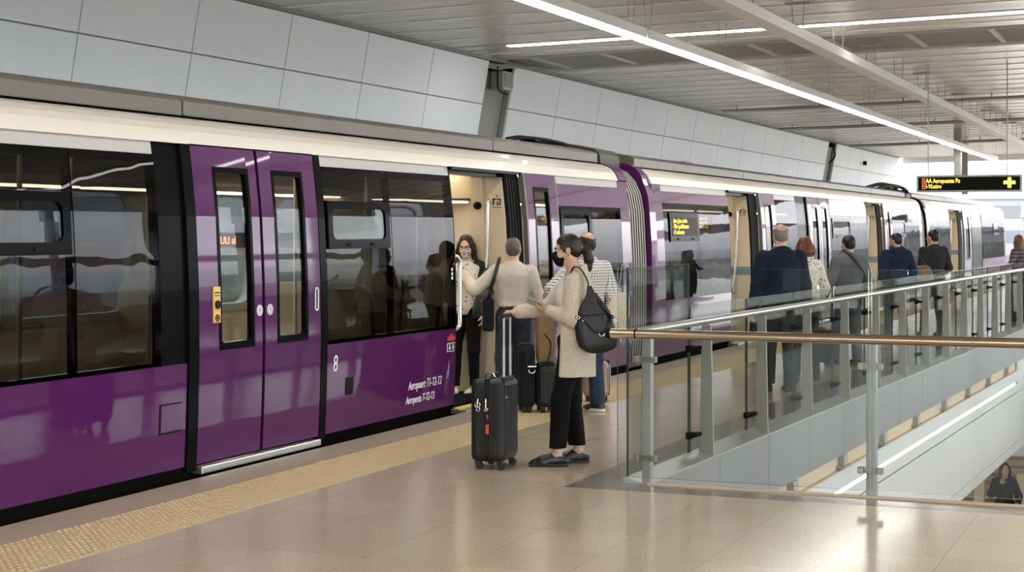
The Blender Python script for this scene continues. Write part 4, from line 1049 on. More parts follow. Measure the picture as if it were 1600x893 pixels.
    def legsf(s, inf, wide=0.0):
        for q in (-1, 1):
            a, kn, an, _ = legs[q]; s.cone(a, kn, .086*g*(.5+.5*fat) + inf, .056*g + inf + wide*.4, .04); s.cone(kn, an + V((0, 0, -.03)), .056*g + inf + wide*.4, .04*g + inf + wide, .03)
    # --- body: one continuous surface
    b = SDF(); torso(b, -.008)
    for q in (-1, 1):
        a, kn, an, fd = legs[q]
        b.cone(a, kn, .076*g, .050*g, .04); b.cone(kn, kn + (an - kn)*.35 + V((0, -.006, 0)), .046*g, .046*g, .02); b.cone(kn + (an - kn)*.35 + V((0, -.006, 0)), an, .046*g, .033*g, .02)
        b.cone(an, an + fd*.12*g + V((0, 0, -.055*g)), .031*g, .022*g, .02)
        s_, e, w, hd, n, tdir, A = arms[q]
        b.cone(s_, e, .047*g, .037*g, .03); b.cone(e, e + (w - e)*.3, .038*g, .039*g, .02); b.cone(e + (w - e)*.3, w, .039*g, .025*g, .02)
        hand(b, w, hd, n, tdir, g*(.93 if fem else 1.0), A.get('curl', (16, 24, 16)), A.get('tc', 16), .10, A.get('tang', 36))
    b.cone(nb + V((0, -.01, -.04)), HP(0, -.022, -.055), .056*g if fem else .062*g, .047*g if fem else .055*g, .03)
    hell(b, (0, -.014, .036), (.072, .091, .082)); hell(b, (0, .018, -.028), (.057, .068, .078), .03); hell(b, (0, .05, -.088), (.03, .03, .025), .03)
    for q in (-1, 1): hcone(b, (q*.046, .004, -.05), (q*.018, .055, -.088), .024, .018, .02); hell(b, (q*.038, .052, -.03), (.026, .03, .028), .02)
    if spec.get('face', True):
        hcone(b, (0, .082, .016), (0, .104, -.026), .0085, .0125, .012); hell(b, (0, .101, -.032), (.017, .013, .010), .008)
        hcone(b, (-.032, .077, .030), (.032, .077, .030), .012, .012, .012)
        for q in (-1, 1): hell(b, (q*.031, .094, .008), (.017, .014, .012), .010, 's')
        hell(b, (0, .083, -.057), (.022, .012, .006), .006); hell(b, (0, .082, -.066), (.019, .012, .007), .006)
    for q in (-1, 1):
        hell(b, (q*.075, -.006, -.006), (.010, .020, .032), .008); hell(b, (q*.085, .0, -.004), (.006, .010, .018), .004, 's')
    b.build('body', SK[spec.get('skin', 'fair')], P, h=spec.get('hb', h))
    if spec.get('eyes'):
        for q in (-1, 1):
            m = MB(); m.ball(HP(q*.031, .0745, .007), .0098*hs); e = m.build('eye', K['eye'], P)
            m = MB(); m.ball(HP(q*.031 + .0, .0795, .0045), .0062*hs); m.build('iris', K['iris'], e)
            m = MB(); m.tube([HP(q*.016, .089, .024), HP(q*.030, .0905, .029), HP(q*.046, .081, .024)], [.0025, .0035, .002], 8); m.build('eyebrow', HM[spec['hairc']], P)
            m = MB(); m.tube([HP(q*.019, .0845, .0145), HP(q*.031, .0875, .0185), HP(q*.044, .0785, .0135)], [.0018, .0032, .0018], 6); m.build('eyelid', HM['dark'], P)
    # --- hair
    hm = HM[spec['hairc']]; st = spec['hair']; s = SDF()
    if st in ('short', 'crop', 'bald'):
        th_ = .012 if st == 'short' else .007
        hell(s, (0, -.018, .036), (.073 + th_, .090 + th_, .084 + th_)); hell(s, (0, -.055, -.015), (.062 + th_*.6, .05, .055), .03)
        for q in (-1, 1): hell(s, (q*.070, .022, .005), (.007, .014, .032), .012)
        s.plane(HP(0, .03, .025), HR @ V((0, .74, -.67)), .006)
        if st == 'bald':
            hell(s, (0, .0, .095), (.068, .125, .085), .012, 's')
        for q in (-1, 1): hell(s, (q*.085, .002, -.012), (.022, .024, .034), .006, 's')
    elif st == 'pony':
        hell(s, (0, -.016, .038), (.079, .097, .090)); hell(s, (0, -.055, -.015), (.066, .052, .055), .03)
        s.plane(HP(0, .048, .035), HR @ V((0, .80, -.60)), .008)
        for q in (-1, 1): hell(s, (q*.085, -.002, -.018), (.022, .026, .036), .008, 's'); hcone(s, (q*.066, .044, .030), (q*.073, .006, -.02), .010, .008)
        hell(s, (0, -.108, .004), (.022, .024, .022), .02)
        pts = [HP(0, -.11, .004), HP(.0, -.150, -.03), HP(.005, -.155, -.09), HP(.008, -.145, -.15), HP(.01, -.128, -.205)]
        s.chain(pts, [.022*hs, .034*hs, .036*hs, .026*hs, .006*hs], .02)
    else:
        hell(s, (0, -.016, .038), (.083, .100, .093)); hell(s, (0, -.055, -.02), (.076, .062, .07), .03)
        L = {'long': -.26, 'bob': -.10, 'mid': -.17}[st]
        for q in (-1, 1):
            s.chain([HP(q*.072, .012, .03), HP(q*.088, .0, -.05), HP(q*.088, -.005, (L - .05)*.6), HP(q*.075, .0, L)], [.024*hs, .030*hs, .030*hs, .012*hs], .02)
            s.chain([HP(q*.05, -.07, -.02), HP(q*.055, -.085, L*.6), HP(q*.045, -.078, L - .02)], [.05*hs, .045*hs, .018*hs], .03)
        s.chain([HP(0, -.08, -.02), HP(0, -.095, L*.6), HP(0, -.088, L - .02)], [.05*hs, .048*hs, .02*hs], .03)
        hell(s, (0, .088, .008), (.058, .062, .088), .012, 's')
    s.build('hair', hm, P, h=min(h, .006), fold=.0022, fs=90, stretch=(1, 1, .25))
    # --- clothes
    hem = spec.get('hem', .90)*g; tm = spec['top']
    s = SDF(); torso(s, spec.get('ti', .014), True, True)
    if spec.get('collar'): s.cone(nb + V((0, -.03, -.03*g)), nb + V((0, -.036, .045*g)), .066*g, .060*g, .03)
    if spec.get('coat'):
        c = spec['coat']
        for q in (-1, 1): s.cone((q*.07, -.01, hipz + .05), (q*.085, -.005, hem - .05), .125*g + .02, .125*g + .028, .06, 'u', (FW_, 1.12))
        if 'cut' in c: s.plane(up((0, c['cut'], 1.1)), (0, 1, c.get('slope', 0)), .012)
    sleeves(s, spec.get('si', .013), spec.get('cuff', .97))
    s.plane((0, 0, hem), (0, 0, -1), .006); s.plane(nb + V((0, .0, (.035 if not spec.get('collar') else .022)*g)), (0, .42 if not spec.get('collar') else .6, 1), .006)
    tg = s.build(spec.get('topname', 'jacket'), tm, P, h=h, fold=spec.get('fold', .004), fs=17, seed=int(H*1000) % 97)
    if spec.get('inner'):
        s = SDF(); torso(s, .006); s.plane((0, 0, spec.get('ihem', .86)*g), (0, 0, -1), .006); s.plane(nb + V((0, 0, .015*g)), (0, .5, 1), .006); s.build('shirt', spec['inner'], P, h=h, fold=.003, fs=20)
    s = SDF(); torso(s, .004, False, True); legsf(s, .008, spec.get('wide', .012))
    cz_ = spec.get('cuffz', .075)*g
    s.plane((0, 0, hipz + .14*g), (0, 0, 1), .006); s.plane((0, 0, cz_), (0, 0, -1), .004)
    s.build('trousers', spec['bottom'], P, h=h, fold=.004, fs=20, stretch=(1, 1, .8), seed=int(H*1000) % 89)
    # --- shoes
    for q in (-1, 1):
        a, kn, an, fd = legs[q]; r_ = V((fd.y, -fd.x, 0)); F = lambda u, v, w_: an + fd*u*g + r_*v*g + V((0, 0, w_*g - .085*g))
        kind = spec.get('shoe', 'plain'); s = SDF(); ph = .006
        s.cone(F(-.045, 0, .045), F(.06, 0, .042), .038*g, .040*g, .02); s.cone(F(.06, 0, .040), F(.165, 0, .030), .042*g, .026*g, .02)
        s.ell(F(.10, 0, .028), (.05*g,)*3, .02); s.cone(F(-.04, 0, .06), F(-.02, 0, .085), .034*g, .036*g, .02)
        if kind == 'derby':
            s.cone(F(.14, 0, .026), F(.195, 0, .020), .030*g, .016*g, .02); s.cone(F(.035, 0, .062), F(.10, 0, .044), .036*g, .034*g, .02); s.cone(F(-.055, 0, .04), F(-.05, 0, .066), .030*g, .028*g, .02)
        s.plane(F(0, 0, .012), (0, 0, -1), .002); s.plane(F(0, 0, .092 if kind != 'derby' else .082), (fd.x*.25 if kind != 'derby' else -fd.x*.28, fd.y*.25 if kind != 'derby' else -fd.y*.28, 1), .004)
        sh_ = s.build('shoe', spec['shoem'], P, h=min(h, .006) if kind != 'derby' else .004)
        if kind == 'derby':
            m = MB()
            for u in (.048, .066, .084): m.tube([F(u, -.020, .096 - .35*(u - .04)), F(u + .004, 0, .102 - .35*(u - .04)), F(u, .020, .096 - .35*(u - .04))], .003, 6)
            m.build('laces', K['sole'], sh_)
        s = SDF(); s.cone(F(-.045, 0, .014), F(.06, 0, .014), .041*g, .044*g, .01, 'u'); s.cone(F(.06, 0, .014), F(.165 if kind != 'derby' else .185, 0, .014), .046*g, .028*g, .01)
        s.plane(F(0, 0, .022 if kind == 'derby' else .030), (0, 0, 1), .003); s.plane(F(0, 0, .0005), (0, 0, -1), .002)
        if kind == 'derby': s.cone(F(.045, -.06, .0), F(.045, .06, .0), .012, .012, .004, 's')
        s.build('sole', spec.get('solem', K['sole']), sh_, h=.004 if h < .007 else .006)
    P['_dummy'] = 0; del P['_dummy']
    return dict(P=P, up=up, HP=HP, HR=HR, hs=hs, sh=sh, arms=arms, nb=nb, g=g, hipz=hipz, legs=legs, hell=hell, hcone=hcone)
def W(p, v): return Matrix.Translation(p['P'].location) @ Matrix.Rotation(p['P'].rotation_euler[2], 4, 'Z') @ V(v)
def local(p, px, py, Z):
    """point of person p's own frame seen at a picture place, at camera depth Z"""
    w = CAM + FW*Z + RT*((px - 800)/FPX*Z) + V((0, 0, 1))*((360 - py)/FPX*Z)
    M_ = Matrix.Translation(p['P'].location) @ Matrix.Rotation(p['P'].rotation_euler[2], 4, 'Z'); return M_.inverted() @ w
DOWN = lambda s, x=.24, y=.02, z=.80, **k: dict(w=(s*x, y, z), d=(0, .12, -1), n=(-s, 0, 0), t=(0, 1, 0), pole=(s*.5, -1, -.2), curl=(18, 28, 18), **k)

# --- woman with the black mask, foremost
ZW = 11.97; xw = at(893, ZW)
w1 = person(dict(label='woman in oatmeal cardigan and black mask looking at her phone beside a suitcase', xy=xw, rel=90, H=1.635, fem=True, h=.006, hb=.0042, fat=.95,
    hc=(0, .032, 1.530), head=(0, 8), hair='pony', hairc='dark', skin='fair', eyes=True, lean=-.02,
    arms={-1: dict(w=(-.035, .150, 1.095), d=(.15, 1, .22), n=(.55, -.1, .9), t=(.35, .2, 1), pole=(-1, -.6, -.9), curl=(22, 34, 26), tc=22),
          1: dict(w=(.06, .385, 1.085), d=(-.25, .95, .02), n=(0, .15, -1), t=(-1, 0, 0), pole=(.6, -.2, -1), curl=(34, 52, 34), tc=20, tang=30)},
    feet={-1: (-.085, .105, 2), 1: (.105, -.055, -12)},
    top=K['cardigan'], topname='cardigan', hem=.665, coat=dict(cut=.078, slope=.05), ti=.020, si=.017, inner=K['whitetop'], ihem=.86,
    bottom=K['blacktrouser'], cuffz=.135, wide=.016, collar=1, shoe='derby', shoem=K['leather'], fold=.0045))
p = w1; s = SDF()                                            # mask over nose, mouth and chin
p['hell'](s, (0, .030, -.050), (.062, .078, .060)); p['hell'](s, (0, .082, -.030), (.026, .042, .034), .03); p['hell'](s, (0, .055, -.085), (.038, .045, .032), .03)
s.plane(p['HP'](0, .055, -.004), p['HR'] @ V((0, -.35, 1)), .006); s.plane(p['HP'](0, .030, -.06), p['HR'] @ V((0, -1, -.25)), .006)
mk = s.build('face_mask', K['maskblack'], p['P'], h=.004)
for q in (-1, 1):
    m = MB(); m.tube(spline([p['HP'](q*.058, .045, -.022), p['HP'](q*.070, .02, .005), p['HP'](q*.081, -.008, .026), p['HP'](q*.082, -.028, .0), p['HP'](q*.074, -.01, -.035), p['HP'](q*.055, .04, -.07)]), .0022, 6); m.build('ear_loop', K['maskblack'], mk)
m = MB(); m.torus((0, 0, 0), .020, .009, 'y', 20, 8); 
Mq = Matrix.Translation(p['HP'](0, -.112, .004)) @ p['HR'].to_4x4(); m.v = [tuple(Mq @ V(q)) for q in m.v]; m.build('hair_tie', K['whitetop'], p['P'])
m = MB()
for z in (1.205, 1.045, .885): m.ball(p['up']((-.10 if z > 1.1 else -.105, .083 if z > 1.0 else .08, z)), (.011, .006, .011))
m.build('cardigan_button', K['sole'], p['P'])
m = MB(); m.box((-.185, -.02, .865), (-.178, .055, .876)); m.build('pocket_welt', K['cardigan'], p['P'])
m = MB(); m.torus(tuple(p['arms'][-1][2] - p['arms'][-1][3]*.012), .027, .004, 'x'); m.build('bracelet', K['iris'], p['P'])
# phone in her left hand
wr, hd = p['arms'][-1][2], p['arms'][-1][3].normalized()
c = wr + hd*.105 + V((-.012, .0, .034)); a = V((.05, .93, .38)).normalized(); bb = V((.78, .0, -.62)); bb = (bb - a*bb.dot(a)).normalized(); cc = a.cross(bb)
Mp = Matrix((bb, a, cc)).transposed().to_4x4(); Mp.translation = c
m = MB(); m.box((-.036, -.072, -.004), (.036, .072, .004), 0, .003); ph = m.build('mobile_phone', K['phone'], None); ph.matrix_world = Matrix.Translation(p['P'].location) @ Matrix.Rotation(p['P'].rotation_euler[2], 4, 'Z') @ Mp
tag(ph, 'grey mobile phone held up by the woman in the oatmeal cardigan', 'phone')
m = MB(); m.box((-.033, -.069, -.0048), (.033, .069, -.0038)); m.build('phone_screen', M['screen'], ph)

def tapered_bag(name, label, xy, rz, tilt, w0, w1_, d0, d1, h, mat_, group=None, z=0, cat='bag', bulge=.02, top_drop=0.0):
    t = thing(name, label, cat, (xy[0], xy[1], z), rz, group, tilt); m = MB(); rings = []
    for k in range(11):
        u = k/10; w_ = (w0 + (w1_ - w0)*u)/2 + bulge*math.sin(PI*u); d_ = (d0 + (d1 - d0)*u)/2 + bulge*math.sin(PI*u); e = .35
        if k in (0, 10): w_ *= .93; d_ *= .85
        r = []
        for q in range(28):
            a = 2*PI*q/28; ca, sa = math.cos(a), math.sin(a)
            r.append((w_*math.copysign(abs(ca)**e, ca), d_*math.copysign(abs(sa)**.6, sa), h*u + .006*math.sin(3*a + 4*u) - top_drop*u*(ca > 0)*ca))
        rings.append(r)
    m.loft(rings); m.build('bag_body', mat_, t); return t
# black leather tote on her near shoulder (bag's own x runs along her front-back line, y across)
ZB = ZW - .235; KB = FPX/ZB
bw = CAM + FW*ZB + RT*((934 - 800)/FPX*ZB); bz = 1.67 - (550 - 360)/FPX*ZB
tb = thing('tote_bag', 'black slouchy leather tote hanging from the shoulder of the woman in the cardigan', 'bag', (bw.x, bw.y, bz), TH)
BP = lambda px, py, y=0.0: V(((px - 934)/KB, y, (550 - py)/KB))
m = MB(); rings = []
for py, xl, xr, dp in ((549.5,918,942,.03), (548,910,952,.055), (543,904,963,.064), (533,901,969,.068), (520,899,966,.066), (507,897,960,.062), (495,898,955,.055), (482,905,949,.046), (468,912,939,.034), (456,916,930,.022), (448,917,925,.012)):
    cx_, w_ = (xl + xr)/2, (xr - xl)/2; r = []
    for q in range(32):
        a = 2*PI*q/32; ca, sa = math.cos(a), math.sin(a)
        p_ = BP(cx_ + w_*math.copysign(abs(ca)**.55, ca), py + 2.0*math.sin(2*a + py*.1), dp*math.copysign(abs(sa)**.7, sa)); r.append(p_ + V((0, .004*math.sin(5*a + py*.2), 0)))
    rings.append(r)
m.loft(rings); m.build('bag_body', K['bag'], tb)
m = MB(); m.strap(spline([BP(921,456,.0), BP(919,441,.01), BP(912,426,.035), BP(904,417.5,.07), BP(898,418,.115), BP(893,426,.15)], 8), .034, .007, (.25, 1, 0)); m.build('shoulder_strap', K['bag'], tb)
m = MB(); m.strap(spline([BP(898,494,-.057), BP(913,500,-.07), BP(926,514,-.075), BP(940,517,-.074), BP(952,506,-.068), BP(957,490,-.045)]), .022, .006, (0, -.2, 1)); m.strap([BP(928,458,-.02), BP(941,476,-.043), BP(957,497,-.055)], .03, .006, (1, 0, .5)); m.build('strap_trim', K['bag'], tb)
m = MB(); m.strap([BP(905,492,-.056), BP(930,490,-.062), BP(948,488,-.054)], .008, .006, (0, 0, 1)); m.build('zip_flap', K['bag'], tb)
m = MB(); m.torus(tuple(BP(939.5,519,-.083)), .020, .0042, 'y', 20, 8, 0, (PI*.98, 2*PI*1.01)); m.build('ring', M['chrome'], tb)
for q in ((899,493), (903,495), (912,499), (956,488), (960,500)):
    m = MB(); m.torus(tuple(BP(q[0], q[1], -.068)), .010, .003, 'y', 16, 6); m.build('buckle', M['chrome'], tb)

# --- man in the cream jumper holding the train's rail
Z2 = 15.85; x2 = at(802, Z2)
w2 = person(dict(label='man in cream jumper and dark jeans reaching for the rail of the open door', xy=x2, rel=4, H=1.60, fat=.93, hair='crop', hairc='grey', skin='pink', face=True, h=.0075, hb=.006,
    arms={-1: dict(w=(-.455, .17, 1.25), d=(-.75, .5, .05), n=(.35, .9, 0), t=(0, 0, 1), pole=(-.3, -.6, -1), curl=(30, 50, 30)), 1: dict(w=(.17, .20, .95), d=(-.3, .8, -.3), n=(-1, 0, 0), t=(0, .5, 1), curl=(18, 28, 18))},
    top=K['cream'], topname='jumper', hem=1.015, ti=.020, si=.016, bottom=K['jeans'], wide=.022, shoem=K['darkshoe'], head=(-6, -4), fold=.006))
m = MB(); m.torus((0, 0, 0), .074, .010, 'z', 28, 8); Mq = Matrix.Translation(w2['nb'] + V((0, .006, .022))) @ Matrix.Rotation(R(-14), 4, 'X'); m.v = [tuple(Mq @ V(q)) for q in m.v]; m.build('collar', K['cream'], w2['P'])
tb = thing('shoulder_bag', 'black shoulder bag hanging at the left side of the man in the cream jumper', 'bag', W(w2, (-.235, .05, .90)), TH)
m = MB(); m.box((-.055, -.11, -.18), (.055, .11, .13), 0, .025); m.build('bag_body', K['casesoft'], tb)
m = MB(); m.box((-.062, -.10, .02), (-.0, .10, .12), 0, .012); m.build('flap', K['bag'], tb)
m = MB(); m.strap(spline([(.0,-.10,.12), (.05,-.16,.30), (.085,-.15,.43), (.105,-.09,.505), (.105,.0,.515), (.09,.09,.44), (.0,.10,.12)]), .034, .005, (1, .2, 0)); m.build('shoulder_strap', K['bag'], tb)
# --- woman inside the doorway
Z3 = 16.75; x3 = at(729, Z3)
w3 = person(dict(label='dark-haired woman with glasses and patterned mask stepping out of the open train door', xy=x3, z=.033, rel=158, H=1.585, fem=True, hair='mid', hairc='dark', skin='fair', eyes=True, face=True, head=(10, 14), h=.0075, hb=.0055,
    arms={-1: DOWN(-1, .21, .06, .82), 1: DOWN(1, .20, .05, .84)}, feet={-1: (-.09, .0, 10), 1: (.09, .08, -12)},
    top=K['floral'], topname='blouse', hem=.86, ti=.012, si=.008, bottom=K['blacktrouser'], wide=.0, cuffz=.10, shoem=K['sneaker'], solem=K['whitesole']))
s = SDF(); p = w3
p['hell'](s, (0, .030, -.050), (.060, .074, .058)); p['hell'](s, (0, .078, -.030), (.026, .038, .032), .03); p['hell'](s, (0, .055, -.085), (.036, .042, .03), .03)
s.plane(p['HP'](0, .055, -.008), p['HR'] @ V((0, -.35, 1)), .006); s.plane(p['HP'](0, .030, -.06), p['HR'] @ V((0, -1, -.25)), .006)
s.build('face_mask', K['mask2'], p['P'], h=.005)
m = MB()
for q in (-1, 1):
    cpt = p['HP'](q*.033, .098, .006); ring_ = [cpt + p['HR'] @ V((.024*math.cos(a), 0, .018*math.sin(a))) for a in [2*PI*i/20 for i in range(21)]]; m.tube(ring_, .0022, 6, caps=False); m.tube([p['HP'](q*.057, .094, .01), p['HP'](q*.078, .0, .012)], .002, 6)
m.tube([p['HP'](-.009, .1, .01), p['HP'](.009, .1, .01)], .002, 6); m.build('glasses', K['iris'], p['P'])
s = SDF()                                                     # open dark cardigan over the blouse
for q in (-1, 1):
    a, e, w_, *_ = p['arms'][q]; s.cone(a + V((-q*.05, -.01, .0)), V((q*.125, -.005, .92)), .078, .092, .04, 'u'); s.cone(a, e, .066, .056, .03); s.cone(e, w_, .056, .042, .02)
s.cone((0, -.06, 1.30), (0, -.055, .93), .10, .12, .05)
s.plane((0, .045, 0), (0, 1, 0), .01); s.plane((0, 0, .80), (0, 0, -1), .006); s.plane(p['nb'] + V((0, 0, .02)), (0, .4, 1), .006)
s.build('cardigan', K['green'], p['P'], h=.008, fold=.004)
lw = CAM + FW*(Z3 - .12) + RT*((753 - 800)/FPX*(Z3 - .12))
tb = tapered_bag('handbag', 'black handbag on the arm of the woman in the train doorway', (lw.x, lw.y), TH, (0, R(6)), .19, .14, .10, .06, .30, K['bag'], z=1.67 - (497 - 360)/FPX*Z3)
m = MB(); m.tube(spline([(-.05,.0,.27), (-.045,.01,.42), (.0,.03,.50), (.04,.01,.42), (.05,.0,.27)]), .010, 8); m.build('handle', K['bag'], tb)
m = MB(); m.tube(spline([(-.07,-.05,.24), (-.02,-.075,.16), (.06,-.055,.2)]), .008, 8); m.build('front_strap', K['bag'], tb)

# --- man in the checked shirt
Z4 = 15.45; x4 = at(917, Z4)
w4 = person(dict(label='balding man in checked shirt and blue jeans standing behind the woman in the cardigan', xy=x4, rel=28, H=1.655, fat=1.05, hair='bald', hairc='dark', skin='pink', h=.0075, hb=.006,
    arms={-1: dict(w=(-.30, .22, 1.045), d=(-.2, .9, -.2), n=(.6, 0, -.6), t=(.3, .3, .6), pole=(-1, -.7, -.4)), 1: DOWN(1, .245, .03, .84)},
    top=K['check'], topname='shirt', hem=.92, ti=.020, si=.016, bottom=K['jeansblue'], wide=.022, shoem=K['darkshoe'], solem=K['whitesole'], head=(8, 0), feet={-1: (-.10, .05, 12), 1: (.11, -.01, -14)}))
m = MB(); m.torus((0, 0, 0), .076, .013, 'z', 28, 8); Mq = Matrix.Translation(w4['nb'] + V((0, .008, .022))) @ Matrix.Rotation(R(-16), 4, 'X'); m.v = [tuple(Mq @ V(q)) for q in m.v]; m.build('collar', K['check'], w4['P'])
lw = CAM + FW*(Z4 - .24) + RT*((957 - 800)/FPX*(Z4 - .24))
tb = tapered_bag('canvas_bag', 'cream striped canvas bag behind the black tote, carried by the checked shirt man', (lw.x, lw.y), TH, (0, R(14)), .22, .13, .09, .03, .38, K['tote'], z=1.67 - (518 - 360)/FPX*Z4)
for q in (-.045, .045):
    m = MB(); m.torus((q, -.02, .388), .022, .004, 'y', 20, 8); m.build('ring', M['chrome'], tb)
m = MB(); m.strap(spline([(-.045,-.015,.41), (-.05,.02,.52), (-.06,.08,.62), (-.03,.11,.64), (.01,.08,.6), (.045,.02,.5), (.045,-.015,.405)]), .02, .004, (0, 1, .2)); m.build('shoulder_strap', K['tote'], tb)
# --- people farther along the platform
Z5 = 17.4
w5 = person(dict(label='tall balding man in dark navy suit standing behind the glass balustrade', xy=at(1220, Z5), rel=10, H=1.735, fat=1.17, hair='bald', hairc='salt', skin='pink', h=.0085, hb=.007,
    arms={-1: DOWN(-1, .30, .03, .86), 1: DOWN(1, .30, .03, .86)}, top=K['suit'], topname='suit_jacket', hem=.80, ti=.026, si=.022, coat={}, bottom=K['suittrouser'], wide=.024, shoem=K['leather'], feet={-1: (-.10, .12, 6), 1: (.09, -.05, -6)}, fold=.005))
for mt, r_, dz, nm in ((K['whitetop'], .011, .050, 'shirt_collar'), (K['suit'], .014, .012, 'jacket_collar')):
    m = MB(); m.torus((0, 0, 0), .078, r_, 'z', 28, 8); Mq = Matrix.Translation(w5['nb'] + V((0, .01, dz))) @ Matrix.Rotation(R(-16), 4, 'X'); m.v = [tuple(Mq @ V(q)) for q in m.v]; m.build(nm, mt, w5['P'])
Z6 = 18.7
w6 = person(dict(label='auburn-haired woman in flowered shirt half hidden behind the man in the navy suit', xy=at(1258, Z6), rel=15, H=1.60, fem=True, hair='bob', hairc='red', skin='fair', h=.009, hb=.008,
    arms={-1: DOWN(-1), 1: DOWN(1, .22, .12, .85)}, top=K['floral2'], topname='shirt', hem=.88, ti=.018, si=.012, bottom=K['suittrouser'], shoem=K['darkshoe']))
Z7 = 20.9
w7 = person(dict(label='dark-haired man in grey jacket with a strap across his back', xy=at(1326, Z7), rel=18, H=1.605, fat=1.1, hair='short', hairc='black', skin='tan', h=.009, hb=.008, head=(12, 0),
    arms={-1: dict(w=(-.25, .14, .86), d=(-.1, .4, -1), n=(1, 0, 0), t=(0, 1, 0)), 1: dict(w=(.22, .18, .92), d=(-.1, .7, -.6), n=(-1, 0, 0), t=(0, .5, 1))}, top=K['greyjacket'], topname='jacket', hem=.82, ti=.026, si=.02, coat={}, bottom=K['greyjeans'], wide=.018, shoem=K['darkshoe'], feet={-1: (-.12, .1, 6), 1: (.1, -.05, -8)}))
tb = thing('crossbody_bag', 'dark crossbody bag at the right hip of the man in the grey jacket', 'bag', W(w7, (.21, .06, .95)), TH + R(18))
m = MB(); m.box((-.05, -.10, -.10), (.05, .10, .12), 0, .02); m.build('bag_body', K['casesoft'], tb)
m = MB(); m.strap(spline([(.0,-.12,.10), (-.08,-.225,.20), (-.18,-.245,.31), (-.25,-.175,.42), (-.275,-.06,.475), (-.275,.05,.43)]), .035, .005, (.6, 0, .8)); m.build('shoulder_strap', K['bag'], tb)
Z8 = 25.7
w8 = person(dict(label='man in navy hooded top and grey trousers, head turned to the train', xy=at(1400, Z8), rel=14, H=1.625, fat=1.1, hair='short', hairc='dark', skin='tan', h=.010, hb=.008, head=(38, 0),
    arms={-1: DOWN(-1, .25, .04, .84), 1: DOWN(1, .25, .04, .84)}, top=K['navy'], topname='hoodie', hem=.86, ti=.028, si=.024, bottom=K['greyjeans'], wide=.018, shoem=K['darkshoe'], feet={-1: (-.10, .06, 6), 1: (.12, -.04, -6)}))
s = SDF(); s.cone(w8['up']((-.07, -.09, 1.36)), w8['up']((.07, -.09, 1.36)), .055, .055, .04); s.cone(w8['up']((-.08, -.02, 1.40)), w8['up']((-.04, -.10, 1.33)), .04, .05, .04); s.cone(w8['up']((.08, -.02, 1.40)), w8['up']((.04, -.10, 1.33)), .04, .05, .04); s.build('hood', K['navy'], w8['P'], h=.01, fold=.004)
Z9 = 26.6
w9 = person(dict(label='man in dark charcoal coat and black trousers with a brown bag at his left', xy=at(1458, Z9), rel=20, H=1.675, fat=1.08, hair='short', hairc='black', skin='tan', h=.010, hb=.008, head=(24, -4),
    arms={-1: DOWN(-1, .25, .04, .84), 1: dict(w=(.22, .18, .95), d=(-.2, .7, -.3), n=(-1, 0, 0), t=(0, .5, 1))}, top=K['darkcoat'], topname='coat', hem=.78, ti=.026, si=.022, coat={}, bottom=K['suittrouser'], wide=.016, shoem=K['darkshoe'], feet={-1: (-.10, .12, 6), 1: (.10, -.08, -6)}))
lw = CAM + FW*(Z9 - .34) + RT*((1441 - 800)/FPX*(Z9 - .34))
tb = tapered_bag('leather_bag', 'brown leather bag hanging between the hooded man and the man in the dark coat', (lw.x, lw.y), TH, (0, R(-6)), .38, .27, .13, .07, .33, K['brownbag'], z=1.67 - (447 - 360)/FPX*Z9)
m = MB(); m.strap(spline([(-.10,.0,.27), (-.13,.03,.42), (-.10,.10,.56), (-.02,.12,.58), (.06,.05,.42), (.10,.0,.27)]), .022, .005, (0, 1, .2)); m.build('shoulder_strap', K['brownbag'], tb)
Z10 = 31.3
w10 = person(dict(label='long-haired woman in dark striped jumper at the far right end of the balustrade', xy=at(1592, Z10), rel=32, H=1.585, fem=True, hair='long', hairc='brown', skin='fair', h=.010, hb=.009,
    arms={-1: dict(w=(-.22, .16, .98), d=(.1, .8, .1), n=(.6, 0, -.6), t=(0, .5, 1)), 1: dict(w=(.18, .2, 1.0), d=(-.2, .8, .2), n=(-1, 0, 0), t=(0, .5, 1))}, top=K['stripe'], topname='jumper', hem=.88, ti=.018, si=.014, bottom=K['suittrouser'], shoem=K['darkshoe']))
# --- person sitting on the lower level, seen under the shaft wall
q_ = CAM + (FW + RT*((1569 - 800)/FPX))*29.7
w11 = person(dict(label='dark-haired person in dark clothes sitting on a bench on the lower level', xy=(q_.x, q_.y), z=-4.1, rel=176, H=1.66, fem=True, hair='mid', hairc='black', skin='tan', h=.010, hb=.008, hipz=.86, lean=.05,
    arms={-1: dict(w=(-.20, .20, .98), d=(.5, .6, -.1), n=(.3, 0, -1), t=(.4, 1, 0)), 1: dict(w=(.10, .22, 1.30), d=(-.2, .1, 1), n=(-.3, -1, 0), t=(-1, 0, 0), pole=(.8, 0, -1))}, feet={-1: (-.14, .42, 6), 1: (.14, .44, -6)}, top=K['darkcoat'], topname='coat', hem=.80, ti=.026, si=.022, bottom=K['blacktrouser'], shoem=K['darkshoe']))
t = thing('bench', 'dark bench under the person sitting on the lower level', 'bench', (q_.x, q_.y + .12, -4.1))
m = MB(); m.box((-.55, -.24, .70), (.55, .24, .755), 0, .015); m.build('seat', M['column'], t)
for sx in (-1, 1):
    m = MB(); m.box((sx*.45 - .03, -.2, 0), (sx*.45 + .03, .2, .70), 0, .01); m.build('leg', M['column'], t)
